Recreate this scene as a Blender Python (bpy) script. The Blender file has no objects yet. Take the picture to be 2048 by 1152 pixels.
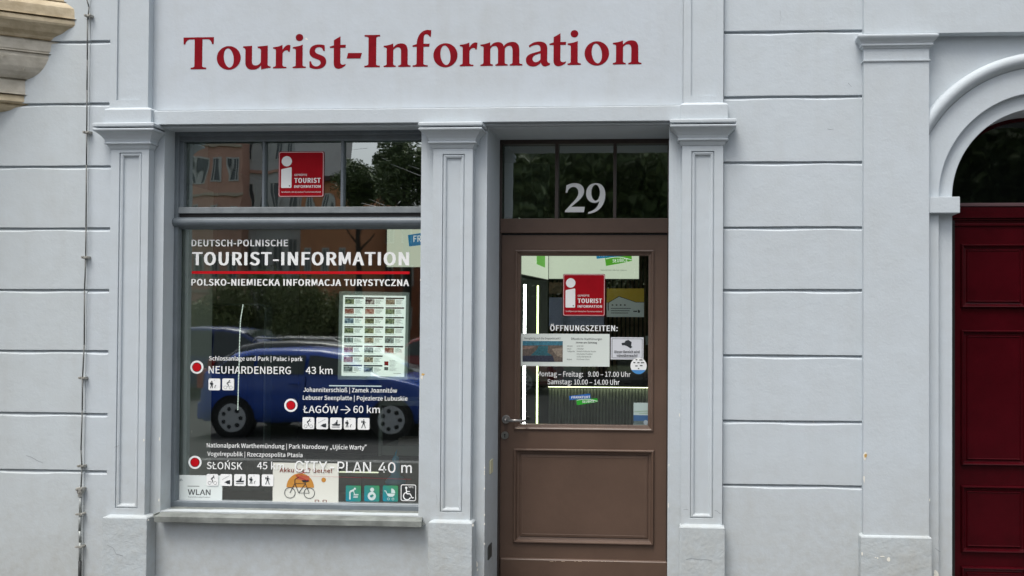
import bpy, math, random
import numpy as np
from mathutils import Vector, Matrix
R_ = math.radians
random.seed(7)
rng = np.random.default_rng(11)
SC = bpy.context.scene
COL = SC.collection

# ------------------------------------------------------------------ camera
F, PPX, PPY = 1750.0, 1258.2, 620.1          # focal length and principal point in 2048 px units
YAW, PIT, ROL = 0.06100507, 0.01393221, 0.00493085
EYE, DIST = 1.55, 4.86                        # eye height, distance to the facade (facade plane Y = 0)
def cam_axes():
    cy, sy = math.cos(YAW), math.sin(YAW)
    fw = Vector((-sy, cy, 0)); rt = Vector((cy, sy, 0)); up = Vector((0, 0, 1))
    cp, sp = math.cos(PIT), math.sin(PIT)
    fw, up = fw*cp + up*sp, up*cp - fw*sp
    cr, sr = math.cos(ROL), math.sin(ROL)
    rt, up = rt*cr + up*sr, up*cr - rt*sr
    return rt, up, fw
RT, UP, FW = cam_axes()
cam = bpy.data.objects.new('camera', bpy.data.cameras.new('camera')); COL.objects.link(cam)
M = Matrix((RT, UP, -FW)).transposed().to_4x4(); M.translation = (0, -DIST, EYE)
cam.matrix_world = M
cam.data.sensor_width = 36.0; cam.data.lens = F/2048*36
cam.data.shift_x = (1024-PPX)/2048; cam.data.shift_y = (PPY-576)/2048
cam.data.clip_start = 0.05; cam.data.clip_end = 500
SC.camera = cam
def P(px, py, Y=0.0):
    """where a sight line meets the plane at depth Y (photo measurement -> metres)"""
    d = FW + RT*((px-PPX)/F) - UP*((py-PPY)/F)
    t = (DIST+Y)/d.y
    return d.x*t, EYE + d.z*t
def RC(x0, y0, x1, y1, Y=0.0):
    """photo rectangle -> x0, x1, z0, z1 in metres on plane Y"""
    ym, xm = (y0+y1)/2, (x0+x1)/2
    return P(x0, ym, Y)[0], P(x1, ym, Y)[0], P(xm, y1, Y)[1], P(xm, y0, Y)[1]
def PXx(px, Y=0.0, py=645): return P(px, py, Y)[0]
def PZ(py, Y=0.0, px=1000): return P(px, py, Y)[1]

# ------------------------------------------------------------------ light
SUN_EL, SUN_AZ = R_(65), R_(205)
w = bpy.data.worlds.new('World'); SC.world = w; w.use_nodes = True
nt = w.node_tree; nt.nodes.clear()
sky = nt.nodes.new('ShaderNodeTexSky'); sky.sky_type = 'NISHITA'; sky.sun_disc = False
sky.sun_elevation = SUN_EL; sky.sun_rotation = SUN_AZ; sky.air_density = 1.0; sky.dust_density = 4.0; sky.ozone_density = 1.0
hs = nt.nodes.new('ShaderNodeHueSaturation'); hs.inputs['Saturation'].default_value = 0.35
bg = nt.nodes.new('ShaderNodeBackground'); bg.inputs['Strength'].default_value = 0.14
wo = nt.nodes.new('ShaderNodeOutputWorld')
nt.links.new(sky.outputs[0], hs.inputs['Color']); nt.links.new(hs.outputs[0], bg.inputs['Color']); nt.links.new(bg.outputs[0], wo.inputs[0])
sl = bpy.data.lights.new('sun', 'SUN'); sl.energy = 1.45; sl.angle = R_(28); sl.color = (1.0, .97, .92)
sun = bpy.data.objects.new('sun', sl); COL.objects.link(sun)
# sun stands behind the photographer, high and a little to the left
sdir = Vector((-0.42*math.cos(SUN_EL), -0.907*math.cos(SUN_EL), math.sin(SUN_EL)))
sun.rotation_euler = sdir.to_track_quat('Z', 'Y').to_euler()
vs = SC.view_settings
vs.view_transform = 'Standard'; vs.look = 'None'; vs.gamma = 1.0; vs.use_curve_mapping = False
vs.exposure = 0.56
SC.cycles.max_bounces = 8; SC.cycles.transparent_max_bounces = 16

# ------------------------------------------------------------------ materials
def srgb(r, g, b):
    f = lambda c: (c/255/12.92) if c/255 <= .04045 else ((c/255+.055)/1.055)**2.4
    return (f(r), f(g), f(b), 1)
MATS = {}
def mat(name, color, rough=.6, metal=0.0, coat=0.0, emit=None, estr=0, noise=0.0, nscale=4, bump=0.0, bscale=120, spec=None, alpha=None):
    if name in MATS: return MATS[name]
    m = bpy.data.materials.new(name); m.use_nodes = True; MATS[name] = m
    n = m.node_tree.nodes; L = m.node_tree.links; b = n['Principled BSDF']
    c = tuple(color) + ((1,) if len(color) == 3 else ())
    b.inputs['Base Color'].default_value = c; b.inputs['Roughness'].default_value = rough
    b.inputs['Metallic'].default_value = metal; b.inputs['Coat Weight'].default_value = coat
    if spec is not None: b.inputs['Specular IOR Level'].default_value = spec
    if emit: b.inputs['Emission Color'].default_value = tuple(emit)+(1,) if len(emit) == 3 else emit; b.inputs['Emission Strength'].default_value = estr
    if noise or bump:
        tc = n.new('ShaderNodeTexCoord')
        ge = n.new('ShaderNodeNewGeometry')
    if noise:
        t = n.new('ShaderNodeTexNoise'); t.inputs['Scale'].default_value = nscale; t.inputs['Detail'].default_value = 8; t.inputs['Roughness'].default_value = .65
        L.new(ge.outputs['Position'], t.inputs['Vector'])
        r = n.new('ShaderNodeMapRange'); r.inputs['From Min'].default_value = .3; r.inputs['From Max'].default_value = .7
        r.inputs['To Min'].default_value = 1-noise; r.inputs['To Max'].default_value = 1+noise*.6
        L.new(t.outputs['Fac'], r.inputs['Value'])
        mx = n.new('ShaderNodeVectorMath'); mx.operation = 'SCALE'; mx.inputs[0].default_value = c[:3]
        L.new(r.outputs[0], mx.inputs['Scale']); L.new(mx.outputs[0], b.inputs['Base Color'])
    if bump:
        t = n.new('ShaderNodeTexNoise'); t.inputs['Scale'].default_value = bscale; t.inputs['Detail'].default_value = 6
        L.new(ge.outputs['Position'], t.inputs['Vector'])
        bp = n.new('ShaderNodeBump'); bp.inputs['Strength'].default_value = bump; bp.inputs['Distance'].default_value = .004
        L.new(t.outputs['Fac'], bp.inputs['Height']); L.new(bp.outputs[0], b.inputs['Normal'])
    return m

def plaster(name, base, dirt=(.42,.43,.41), dirty=0.25, rough_bump=.35, bscale=90, ground=True):
    m = bpy.data.materials.new(name); m.use_nodes = True; MATS[name] = m
    n = m.node_tree.nodes; L = m.node_tree.links; b = n['Principled BSDF']
    b.inputs['Roughness'].default_value = .72; b.inputs['Specular IOR Level'].default_value = .3
    g = n.new('ShaderNodeNewGeometry'); sep = n.new('ShaderNodeSeparateXYZ'); L.new(g.outputs['Position'], sep.inputs[0])
    def noise(scale, detail=6, rough=.6, vec=None):
        t = n.new('ShaderNodeTexNoise'); t.inputs['Scale'].default_value = scale; t.inputs['Detail'].default_value = detail; t.inputs['Roughness'].default_value = rough
        L.new(vec or g.outputs['Position'], t.inputs['Vector']); return t.outputs['Fac']
    def mr(v, a, b_, c, d):
        t = n.new('ShaderNodeMapRange'); t.inputs['From Min'].default_value = a; t.inputs['From Max'].default_value = b_
        t.inputs['To Min'].default_value = c; t.inputs['To Max'].default_value = d; L.new(v, t.inputs['Value']); return t.outputs[0]
    def math_(op, a, b_):
        t = n.new('ShaderNodeMath'); t.operation = op; t.use_clamp = False
        for i, v in enumerate((a, b_)):
            if isinstance(v, (int, float)): t.inputs[i].default_value = v
            else: L.new(v, t.inputs[i])
        return t.outputs[0]
    def mix(f, a, b_):
        t = n.new('ShaderNodeMix'); t.data_type = 'RGBA'
        if isinstance(f, float): t.inputs[0].default_value = f
        else: L.new(f, t.inputs[0])
        for i, v in ((6, a), (7, b_)):
            if isinstance(v, tuple): t.inputs[i].default_value = v if len(v) == 4 else v+(1,)
            else: L.new(v, t.inputs[i])
        return t.outputs[2]
    # vertical streaks: noise on squashed z
    mp = n.new('ShaderNodeMapping'); mp.inputs['Scale'].default_value = (1, 1, .12); L.new(g.outputs['Position'], mp.inputs['Vector'])
    big = mr(noise(1.3, 5), .35, .7, 0, .5)
    med = mr(noise(7, 6), .4, .72, 0, .4)
    stk = mr(noise(9, 4, .6, mp.outputs[0]), .5, .75, 0, .35)
    f = math_('MULTIPLY', math_('ADD', math_('ADD', big, med), stk), dirty)
    if ground:   # splash dirt rising unevenly from the pavement
        h = mr(math_('ADD', sep.outputs['Z'], math_('MULTIPLY', noise(3.1, 6), .7)), .35, 1.25, .75, 0)
        t = n.new('ShaderNodeClamp'); L.new(h, t.inputs[0])
        f = math_('ADD', f, math_('MULTIPLY', t.outputs[0], mr(noise(22, 7), .3, .7, .35, 1.0)))
    cl = n.new('ShaderNodeClamp'); L.new(f, cl.inputs[0])
    c1 = mix(cl.outputs[0], base, dirt)
    # sparse chips where the paint has come off
    chips = mr(noise(16, 3, .5), .79, .80, 0, 1)
    cc = n.new('ShaderNodeClamp'); L.new(chips, cc.inputs[0])
    c2 = mix(cc.outputs[0], c1, (.78, .76, .68))
    L.new(c2, b.inputs['Base Color'])
    bp = n.new('ShaderNodeBump'); bp.inputs['Strength'].default_value = rough_bump; bp.inputs['Distance'].default_value = .0035
    hh = math_('ADD', noise(bscale, 5), math_('MULTIPLY', noise(11, 5), 3.0))
    L.new(hh, bp.inputs['Height']); L.new(bp.outputs[0], b.inputs['Normal'])
    return m

PAINT = plaster('pale_blue_grey_plaster', (.545, .60, .64), bscale=70, rough_bump=.25, dirty=.34)
PAINT_L = plaster('pale_green_grey_plaster', (.542, .594, .618), bscale=60, dirty=.45, rough_bump=.25)
PAINT_D = plaster('roughcast_base_plaster', (.51, .575, .615), dirty=.5, rough_bump=.6, bscale=45)
FASCIA = plaster('fascia_plaster', (.54, .592, .638), bscale=50, dirty=.4, ground=False, rough_bump=.2)
FRAMEG = mat('grey_window_paint', (.158, .185, .205), .4, noise=.15, nscale=9, bump=.1, bscale=60)
ZINC = mat('weathered_zinc', (.215, .23, .215), .6, spec=.3, noise=.45, nscale=7, bump=.3, bscale=14)
BROWN = mat('brown_door_paint', (.112, .070, .050), .38, noise=.16, nscale=3, bump=.2, bscale=28)
BROWND = mat('dark_brown_door_edge', (.045, .032, .026), .5, noise=.2, nscale=6)
DKRED = mat('oxblood_door_paint', (.046, .0015, .004), .25, spec=.15, noise=.25, nscale=5, bump=.08, bscale=30)
STEEL = mat('brushed_steel', (.42, .40, .38), .38, metal=.9, noise=.2, nscale=30)
BLACK = mat('black_gap', (.01, .01, .01), .8)
VWHITE = mat('white_vinyl', (.90, .91, .90), .6, spec=.2)
VRED = mat('red_vinyl', (.55, .008, .015), .6, spec=.08)
SRED = mat('sign_red', (.36, .005, .012), .6, spec=.08, noise=.1, nscale=12)
LETRED = mat('painted_red_letters', (.235, .006, .013), .7, spec=.06, noise=.2, nscale=15)
PAPER = mat('paper_white', (.62, .68, .65), .7)
INK = mat('black_print', (.02, .025, .03), .6)
SAND = None

def sandstone(name, c1, c2):
    m = bpy.data.materials.new(name); m.use_nodes = True; MATS[name] = m
    n = m.node_tree.nodes; L = m.node_tree.links; b = n['Principled BSDF']; b.inputs['Roughness'].default_value = .85
    g = n.new('ShaderNodeNewGeometry')
    mp = n.new('ShaderNodeMapping'); mp.inputs['Scale'].default_value = (1, 1, 5); L.new(g.outputs['Position'], mp.inputs['Vector'])
    t = n.new('ShaderNodeTexNoise'); t.inputs['Scale'].default_value = 3.5; t.inputs['Detail'].default_value = 8; L.new(mp.outputs[0], t.inputs['Vector'])
    t2 = n.new('ShaderNodeTexNoise'); t2.inputs['Scale'].default_value = 18; t2.inputs['Detail'].default_value = 8; L.new(g.outputs['Position'], t2.inputs['Vector'])
    cr = n.new('ShaderNodeValToRGB'); cr.color_ramp.elements[0].position = .35; cr.color_ramp.elements[1].position = .68
    cr.color_ramp.elements[0].color = c1; cr.color_ramp.elements[1].color = c2
    ad = n.new('ShaderNodeMath'); ad.operation = 'ADD'; md = n.new('ShaderNodeMath'); md.operation = 'MULTIPLY'; md.inputs[1].default_value = .5
    L.new(t.outputs['Fac'], ad.inputs[0]); L.new(t2.outputs['Fac'], ad.inputs[1]); L.new(ad.outputs[0], md.inputs[0]); L.new(md.outputs[0], cr.inputs[0])
    L.new(cr.outputs[0], b.inputs['Base Color'])
    bp = n.new('ShaderNodeBump'); bp.inputs['Strength'].default_value = .6; bp.inputs['Distance'].default_value = .008
    L.new(t2.outputs['Fac'], bp.inputs['Height']); L.new(bp.outputs[0], b.inputs['Normal'])
    return m
SAND = sandstone('ochre_sandstone', (.40, .32, .20, 1), (.68, .58, .41, 1))
SAND2 = sandstone('grey_sandstone', (.42, .385, .31, 1), (.66, .62, .53, 1))

def glass(name, refl, wave=0.0, wscale=6.0, tint=(1, 1, 1, 1), soft=0.0):
    m = bpy.data.materials.new(name); m.use_nodes = True; MATS[name] = m
    n = m.node_tree.nodes; L = m.node_tree.links; n.clear()
    o = n.new('ShaderNodeOutputMaterial'); mx = n.new('ShaderNodeMixShader')
    tr = n.new('ShaderNodeBsdfTransparent'); tr.inputs[0].default_value = tint
    gl = n.new('ShaderNodeBsdfGlossy'); gl.inputs['Roughness'].default_value = soft; gl.inputs['Color'].default_value = (.94, 1, .97, 1)
    fr = n.new('ShaderNodeFresnel'); fr.inputs['IOR'].default_value = 1.5
    ad = n.new('ShaderNodeMath'); ad.operation = 'ADD'; ad.use_clamp = True; ad.inputs[1].default_value = refl
    L.new(fr.outputs[0], ad.inputs[0]); L.new(ad.outputs[0], mx.inputs[0]); L.new(tr.outputs[0], mx.inputs[1]); L.new(gl.outputs[0], mx.inputs[2]); L.new(mx.outputs[0], o.inputs[0])
    if wave:
        g = n.new('ShaderNodeNewGeometry'); t = n.new('ShaderNodeTexNoise'); t.inputs['Scale'].default_value = wscale; t.inputs['Detail'].default_value = 2
        mp = n.new('ShaderNodeMapping'); mp.inputs['Scale'].default_value = (1, 1, .5)
        L.new(g.outputs['Position'], mp.inputs['Vector']); L.new(mp.outputs[0], t.inputs['Vector'])
        bp = n.new('ShaderNodeBump'); bp.inputs['Strength'].default_value = 1.0; bp.inputs['Distance'].default_value = wave
        L.new(t.outputs['Fac'], bp.inputs['Height']); L.new(bp.outputs[0], gl.inputs['Normal'])
    return m
G_WIN = glass('double_glazing', .26, wave=.0006, wscale=2.2, tint=(.93, .97, .94, 1), soft=.018)
G_TOP = glass('old_wavy_glass', .36, wave=.0013, wscale=3.2, tint=(.7, .76, .74, 1), soft=.010)
G_DOOR = glass('door_glazing', .12, wave=.0004, wscale=3, tint=(.95, .99, .96, 1))
G_DTOP = glass('dark_transom_glass', .36, wave=.0015, wscale=5, tint=(.5, .55, .52, 1), soft=.028)

# ------------------------------------------------------------------ mesh helpers
class MB:
    def __init__(s): s.v = []; s.f = []; s.m = []
    def face(s, pts, mi=0):
        b = len(s.v); s.v += [tuple(p) for p in pts]; s.f.append(tuple(range(b, b+len(pts)))); s.m.append(mi); return s
    def add(s, vs, fs, mi=0):
        b = len(s.v); s.v += [tuple(p) for p in vs]; s.f += [tuple(i+b for i in f) for f in fs]; s.m += [mi]*len(fs); return s
    def box(s, x0, x1, y0, y1, z0, z1, mi=0, zr=None):
        """zr: (z0, z1) at the right-hand end, for a piece that is not quite level"""
        a0, a1 = zr or (z0, z1)
        v = [(x0,y0,z0),(x1,y0,a0),(x1,y1,a0),(x0,y1,z0),(x0,y0,z1),(x1,y0,a1),(x1,y1,a1),(x0,y1,z1)]
        return s.add(v, [(0,3,2,1),(4,5,6,7),(0,1,5,4),(1,2,6,5),(2,3,7,6),(3,0,4,7)], mi)
    def nested(s, rect, prof, cap=True, back=None):
        """rect (x0,x1,z0,z1); prof [(inset, y)...] : mitred frames stepping inwards"""
        x0, x1, z0, z1 = rect; loops = []
        for i, y in prof:
            b = len(s.v); s.v += [(x0+i, y, z0+i), (x1-i, y, z0+i), (x1-i, y, z1-i), (x0+i, y, z1-i)]; loops.append(b)
        for a, b in zip(loops, loops[1:]):
            for k in range(4):
                k2 = (k+1) % 4; s.f.append((a+k, a+k2, b+k2, b+k)); s.m.append(0)
        if cap: b = loops[-1]; s.f.append((b, b+1, b+2, b+3)); s.m.append(0)
        return s
    def zloft(s, x0, x1, yf, yb, prof, side=(1, 1)):
        """prof [(z, outset)]: block from yb to yf that steps outwards (capital, base)"""
        rings = []
        for z, o in prof:
            b = len(s.v); s.v += [(x0-o*side[0], yf-o, z), (x1+o*side[1], yf-o, z), (x1+o*side[1], yb, z), (x0-o*side[0], yb, z)]; rings.append(b)
        for a, b in zip(rings, rings[1:]):
            for k in range(4):
                k2 = (k+1) % 4; s.f.append((a+k, a+k2, b+k2, b+k)); s.m.append(0)
        a, b = rings[0], rings[-1]; s.f += [(a+3, a+2, a+1, a), (b, b+1, b+2, b+3)]; s.m += [0, 0]
        return s
    def cyl(s, p0, p1, r0, r1=None, n=12, mi=0, caps=True):
        r1 = r0 if r1 is None else r1; p0, p1 = Vector(p0), Vector(p1); d = (p1-p0).normalized()
        a = d.orthogonal().normalized(); c = d.cross(a); b = len(s.v)
        for p, r in ((p0, r0), (p1, r1)):
            for k in range(n):
                t = 2*math.pi*k/n; s.v.append(tuple(p+a*(r*math.cos(t))+c*(r*math.sin(t))))
        for k in range(n):
            k2 = (k+1) % n; s.f.append((b+k, b+k2, b+n+k2, b+n+k)); s.m.append(mi)
        if caps: s.f += [tuple(b+k for k in reversed(range(n))), tuple(b+n+k for k in range(n))]; s.m += [mi, mi]
        return s
    def tube(s, pts, r, n=8, mi=0):
        for a, b in zip(pts, pts[1:]): s.cyl(a, b, r, n=n, mi=mi)
        return s
    def lathe(s, c, prof, n=20, axis='Z'):
        b = len(s.v)
        for r, h in prof:
            for k in range(n):
                t = 2*math.pi*k/n
                s.v.append((c[0]+r*math.cos(t), c[1]+r*math.sin(t), c[2]+h) if axis == 'Z' else (c[0]+r*math.cos(t), c[1]+h, c[2]+r*math.sin(t)))
        for j in range(len(prof)-1):
            for k in range(n):
                k2 = (k+1) % n; s.f.append((b+j*n+k, b+j*n+k2, b+(j+1)*n+k2, b+(j+1)*n+k)); s.m.append(0)
        return s
    def arcring(s, cx, cz, prof, a0, a1, n=40):
        """prof [(radius, y)] swept round an arch centre"""
        b = len(s.v); k = len(prof)
        for i in range(n+1):
            t = a0+(a1-a0)*i/n
            for r, y in prof: s.v.append((cx+r*math.cos(t), y, cz+r*math.sin(t)))
        for i in range(n):
            for j in range(k-1):
                p = b+i*k+j; s.f.append((p, p+1, p+k+1, p+k)); s.m.append(0)
        return s
WORLD0 = {}
def link(name, me, mats, parent=None, smooth=False, bevel=0, seg=2):
    me.materials.clear()
    for m in (mats if isinstance(mats, (list, tuple)) else [mats]): me.materials.append(m)
    co = np.empty(len(me.vertices)*3); me.vertices.foreach_get('co', co); co = co.reshape(-1, 3)
    c = (co.min(0)+co.max(0))/2 if len(co) else np.zeros(3)
    me.vertices.foreach_set('co', (co-c).ravel()); me.update()
    if smooth: me.polygons.foreach_set('use_smooth', [True]*len(me.polygons))
    o = bpy.data.objects.new(name, me); COL.objects.link(o)
    base = Vector((0, 0, 0))
    if parent: o.parent = parent; base = WORLD0[parent.name]
    o.location = Vector(c)-base; WORLD0[o.name] = Vector(c)
    if bevel:
        bv = o.modifiers.new('bevel', 'BEVEL'); bv.width = bevel; bv.segments = seg; bv.limit_method = 'ANGLE'; bv.angle_limit = R_(40)
    return o
def obj(name, mb, mats, parent=None, smooth=False, bevel=0, seg=2, fix=True):
    me = bpy.data.meshes.new(name); me.from_pydata(mb.v, [], mb.f); me.update()
    o = link(name, me, mats, parent, smooth, bevel, seg)
    if len(set(mb.m)) > 1: me.polygons.foreach_set('material_index', mb.m)
    if fix:
        import bmesh
        bm = bmesh.new(); bm.from_mesh(me); bmesh.ops.remove_doubles(bm, verts=bm.verts, dist=1e-5); bmesh.ops.recalc_face_normals(bm, faces=bm.faces); bm.to_mesh(me); bm.free()
    return o
def tag(o, label=None, cat=None, group=None, kind=None):
    if label: o['label'] = label
    if cat: o['category'] = cat
    if group: o['group'] = group
    if kind: o['kind'] = kind
    return o
def empty(name, loc, label=None, cat=None, group=None):
    o = bpy.data.objects.new(name, None); COL.objects.link(o); o.location = loc; o.empty_display_size = .1
    WORLD0[o.name] = Vector(loc); tag(o, label, cat, group); return o
def structure(name, mb, m): return tag(obj(name, mb, m), kind='structure')

# ------------------------------------------------------------------ flat print helpers (x right, z up, on plane y)
LY = [0]
class Flat(MB):
    """flat shapes in the plane y; every further shape lies 0.05 mm above the one before"""
    def __init__(s, y, rect=None, step=-5e-5):
        super().__init__(); s.y = y; s.rect = rect; s.step = step
    def _y(s): s.y += s.step; return s.y
    def map(s, u, v):       # unit square, v downwards
        x0, x1, z0, z1 = s.rect; return x0+(x1-x0)*u, z1-(z1-z0)*v
    def poly(s, pts, mi=0):
        y = s._y(); return s.face([(s.map(u, v)[0], y, s.map(u, v)[1]) for u, v in pts], mi)
    def disc(s, u, v, r, mi=0, n=20, rx=None):
        rx = rx or r; return s.poly([(u+rx*math.cos(2*math.pi*k/n), v+r*math.sin(2*math.pi*k/n)) for k in range(n)], mi)
    def ring(s, u, v, r, w, mi=0, n=28):
        y = s._y()
        for k in range(n):
            a, b = 2*math.pi*k/n, 2*math.pi*(k+1)/n; q = []
            for rr, t in ((r, a), (r, b), (r-w, b), (r-w, a)):
                x, z = s.map(u+rr*math.cos(t), v+rr*math.sin(t)); q.append((x, y, z))
            s.face(q, mi)
        return s
    def stroke(s, pts, w, mi=0):
        for (a, b), (c, d) in zip(pts, pts[1:]):
            L = math.hypot(c-a, d-b) or 1e-6; nx, ny = -(d-b)/L*w/2, (c-a)/L*w/2
            s.poly([(a+nx, b+ny), (c+nx, d+ny), (c-nx, d-ny), (a-nx, b-ny)], mi)
        return s
    def rrect(s, u0, v0, u1, v1, r, mi=0, k=5):
        pts = []
        asp = (s.rect[1]-s.rect[0])/(s.rect[3]-s.rect[2])
        for cx, cy, a in ((u1-r, v0+r*asp, -90), (u1-r, v1-r*asp, 0), (u0+r, v1-r*asp, 90), (u0+r, v0+r*asp, 180)):
            for i in range(k+1):
                t = R_(a+90*i/k); pts.append((cx+r*math.cos(t), cy+r*asp*math.sin(t)))
        return s.poly(pts, mi)

import os
FONT = None; HELV = None
try:     # plain sans shipped inside Blender; the built-in face is the fallback
    fd = os.path.join(bpy.utils.system_resource('DATAFILES'), 'fonts')
    FONT = bpy.data.fonts.load(os.path.join(fd, 'Noto Sans CJK Regular.woff2'))
    HELV = bpy.data.fonts.load(os.path.join(fd, 'Inter.woff2'))
except Exception: pass
FCACHE = {}
def one_text(s, off, helv, ex=0.0):
    c = bpy.data.curves.new('t', 'FONT'); c.body = s; c.size = (1.03 if not FONT else 1.37 if (helv and HELV) else 2.7); c.resolution_u = 3; c.offset = off; c.fill_mode = 'FRONT'
    if FONT: c.font = HELV if (helv and HELV) else FONT
    c.space_character = 1.0+off*.9+ex*2.1
    o = bpy.data.objects.new('t', c); COL.objects.link(o)
    dg = bpy.context.evaluated_depsgraph_get(); me = bpy.data.meshes.new_from_object(o.evaluated_get(dg))
    v = np.array([tuple(x.co) for x in me.vertices]) if len(me.vertices) else np.zeros((0, 3))
    f = [tuple(p.vertices) for p in me.polygons]
    bpy.data.objects.remove(o); bpy.data.curves.remove(c); bpy.data.meshes.remove(me)
    return v, f
def raw_text(s, bold, helv=False):
    key = (s, bold, helv)
    if key in FCACHE: return FCACHE[key]
    off = min(bold, .012) if bold else 0
    base = s.replace('ł', 'l').replace('Ł', 'L').replace('ś', 's') if not helv else s
    ex = max(0, bold-.010)
    v, f = one_text(base, off, helv, ex); v = v.copy()
    if base != s:                            # strokes and accents of the Polish letters
        for i, ch in enumerate(s):
            if ch not in 'łŁś': continue
            xr = one_text(base[:i+1], off, helv, ex)[0][:, 0].max(); g = one_text(base[i], off, helv)[0]; wd = g[:, 0].max()-g[:, 0].min(); xl = xr-wd; top = g[:, 1].max()
            if ch == 'ł': q = [(xl-.07, .26), (xr+.05, .40), (xr+.05, .48), (xl-.07, .34)]
            elif ch == 'Ł': q = [(xl-.09, .26), (xl+wd*.62, .44), (xl+wd*.62, .53), (xl-.09, .35)]
            else: q = [(xl+wd*.38, top+.07), (xl+wd*.58, top+.07), (xl+wd*.85, top+.24), (xl+wd*.55, top+.24)]
            b = len(v); v = np.vstack([v, [(x, y, .0) for x, y in q]]); f = f+[tuple(range(b, b+4))]
    # heavier weights: the outline laid down again a little to each side
    if ex:
        n0 = len(v); vs_ = [v]; fs_ = list(f)
        for k, dx in enumerate((-ex, ex)):
            w = v.copy(); w[:, 0] += dx*1.2; w[:, 2] += .01*(k+1); vs_.append(w); fs_ += [tuple(i+n0*(k+1) for i in t) for t in f]
        v = np.vstack(vs_); f = fs_
    FCACHE[key] = (v, f); return v, f
CAPH = {}
def cap_h(bold, helv=False):
    if (bold, helv) not in CAPH: v, f = raw_text('H', bold, helv); CAPH[(bold, helv)] = (v[:, 1].min(), v[:, 1].max())
    return CAPH[(bold, helv)]
def put_text(mb, s, x0, x1, zb, cap, y, bold=0.0, mi=0, slope=0.0):
    helv = s in ('CITY-PLAN', '40 m', 'WLAN'); v, f = raw_text(s, bold, helv); lo, hi = cap_h(bold, helv)
    xa, xb = v[:, 0].min(), v[:, 0].max()
    out = [(x0+(p[0]-xa)/(xb-xa)*(x1-x0), y-p[2]*.008, zb+(p[1]-lo)/(hi-lo)*cap + slope*((p[0]-xa)/(xb-xa))) for p in v]
    mb.add(out, f, mi)
def px_text(mb, s, px0, px1, pyb, capx, Y, bold=0.0, mi=0):
    x0, z = P(px0, pyb, Y); x1, z2 = P(px1, pyb, Y)
    put_text(mb, s, x0, x1, (z+z2)/2, capx*(DIST+Y)/F, Y, bold, mi)

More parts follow.
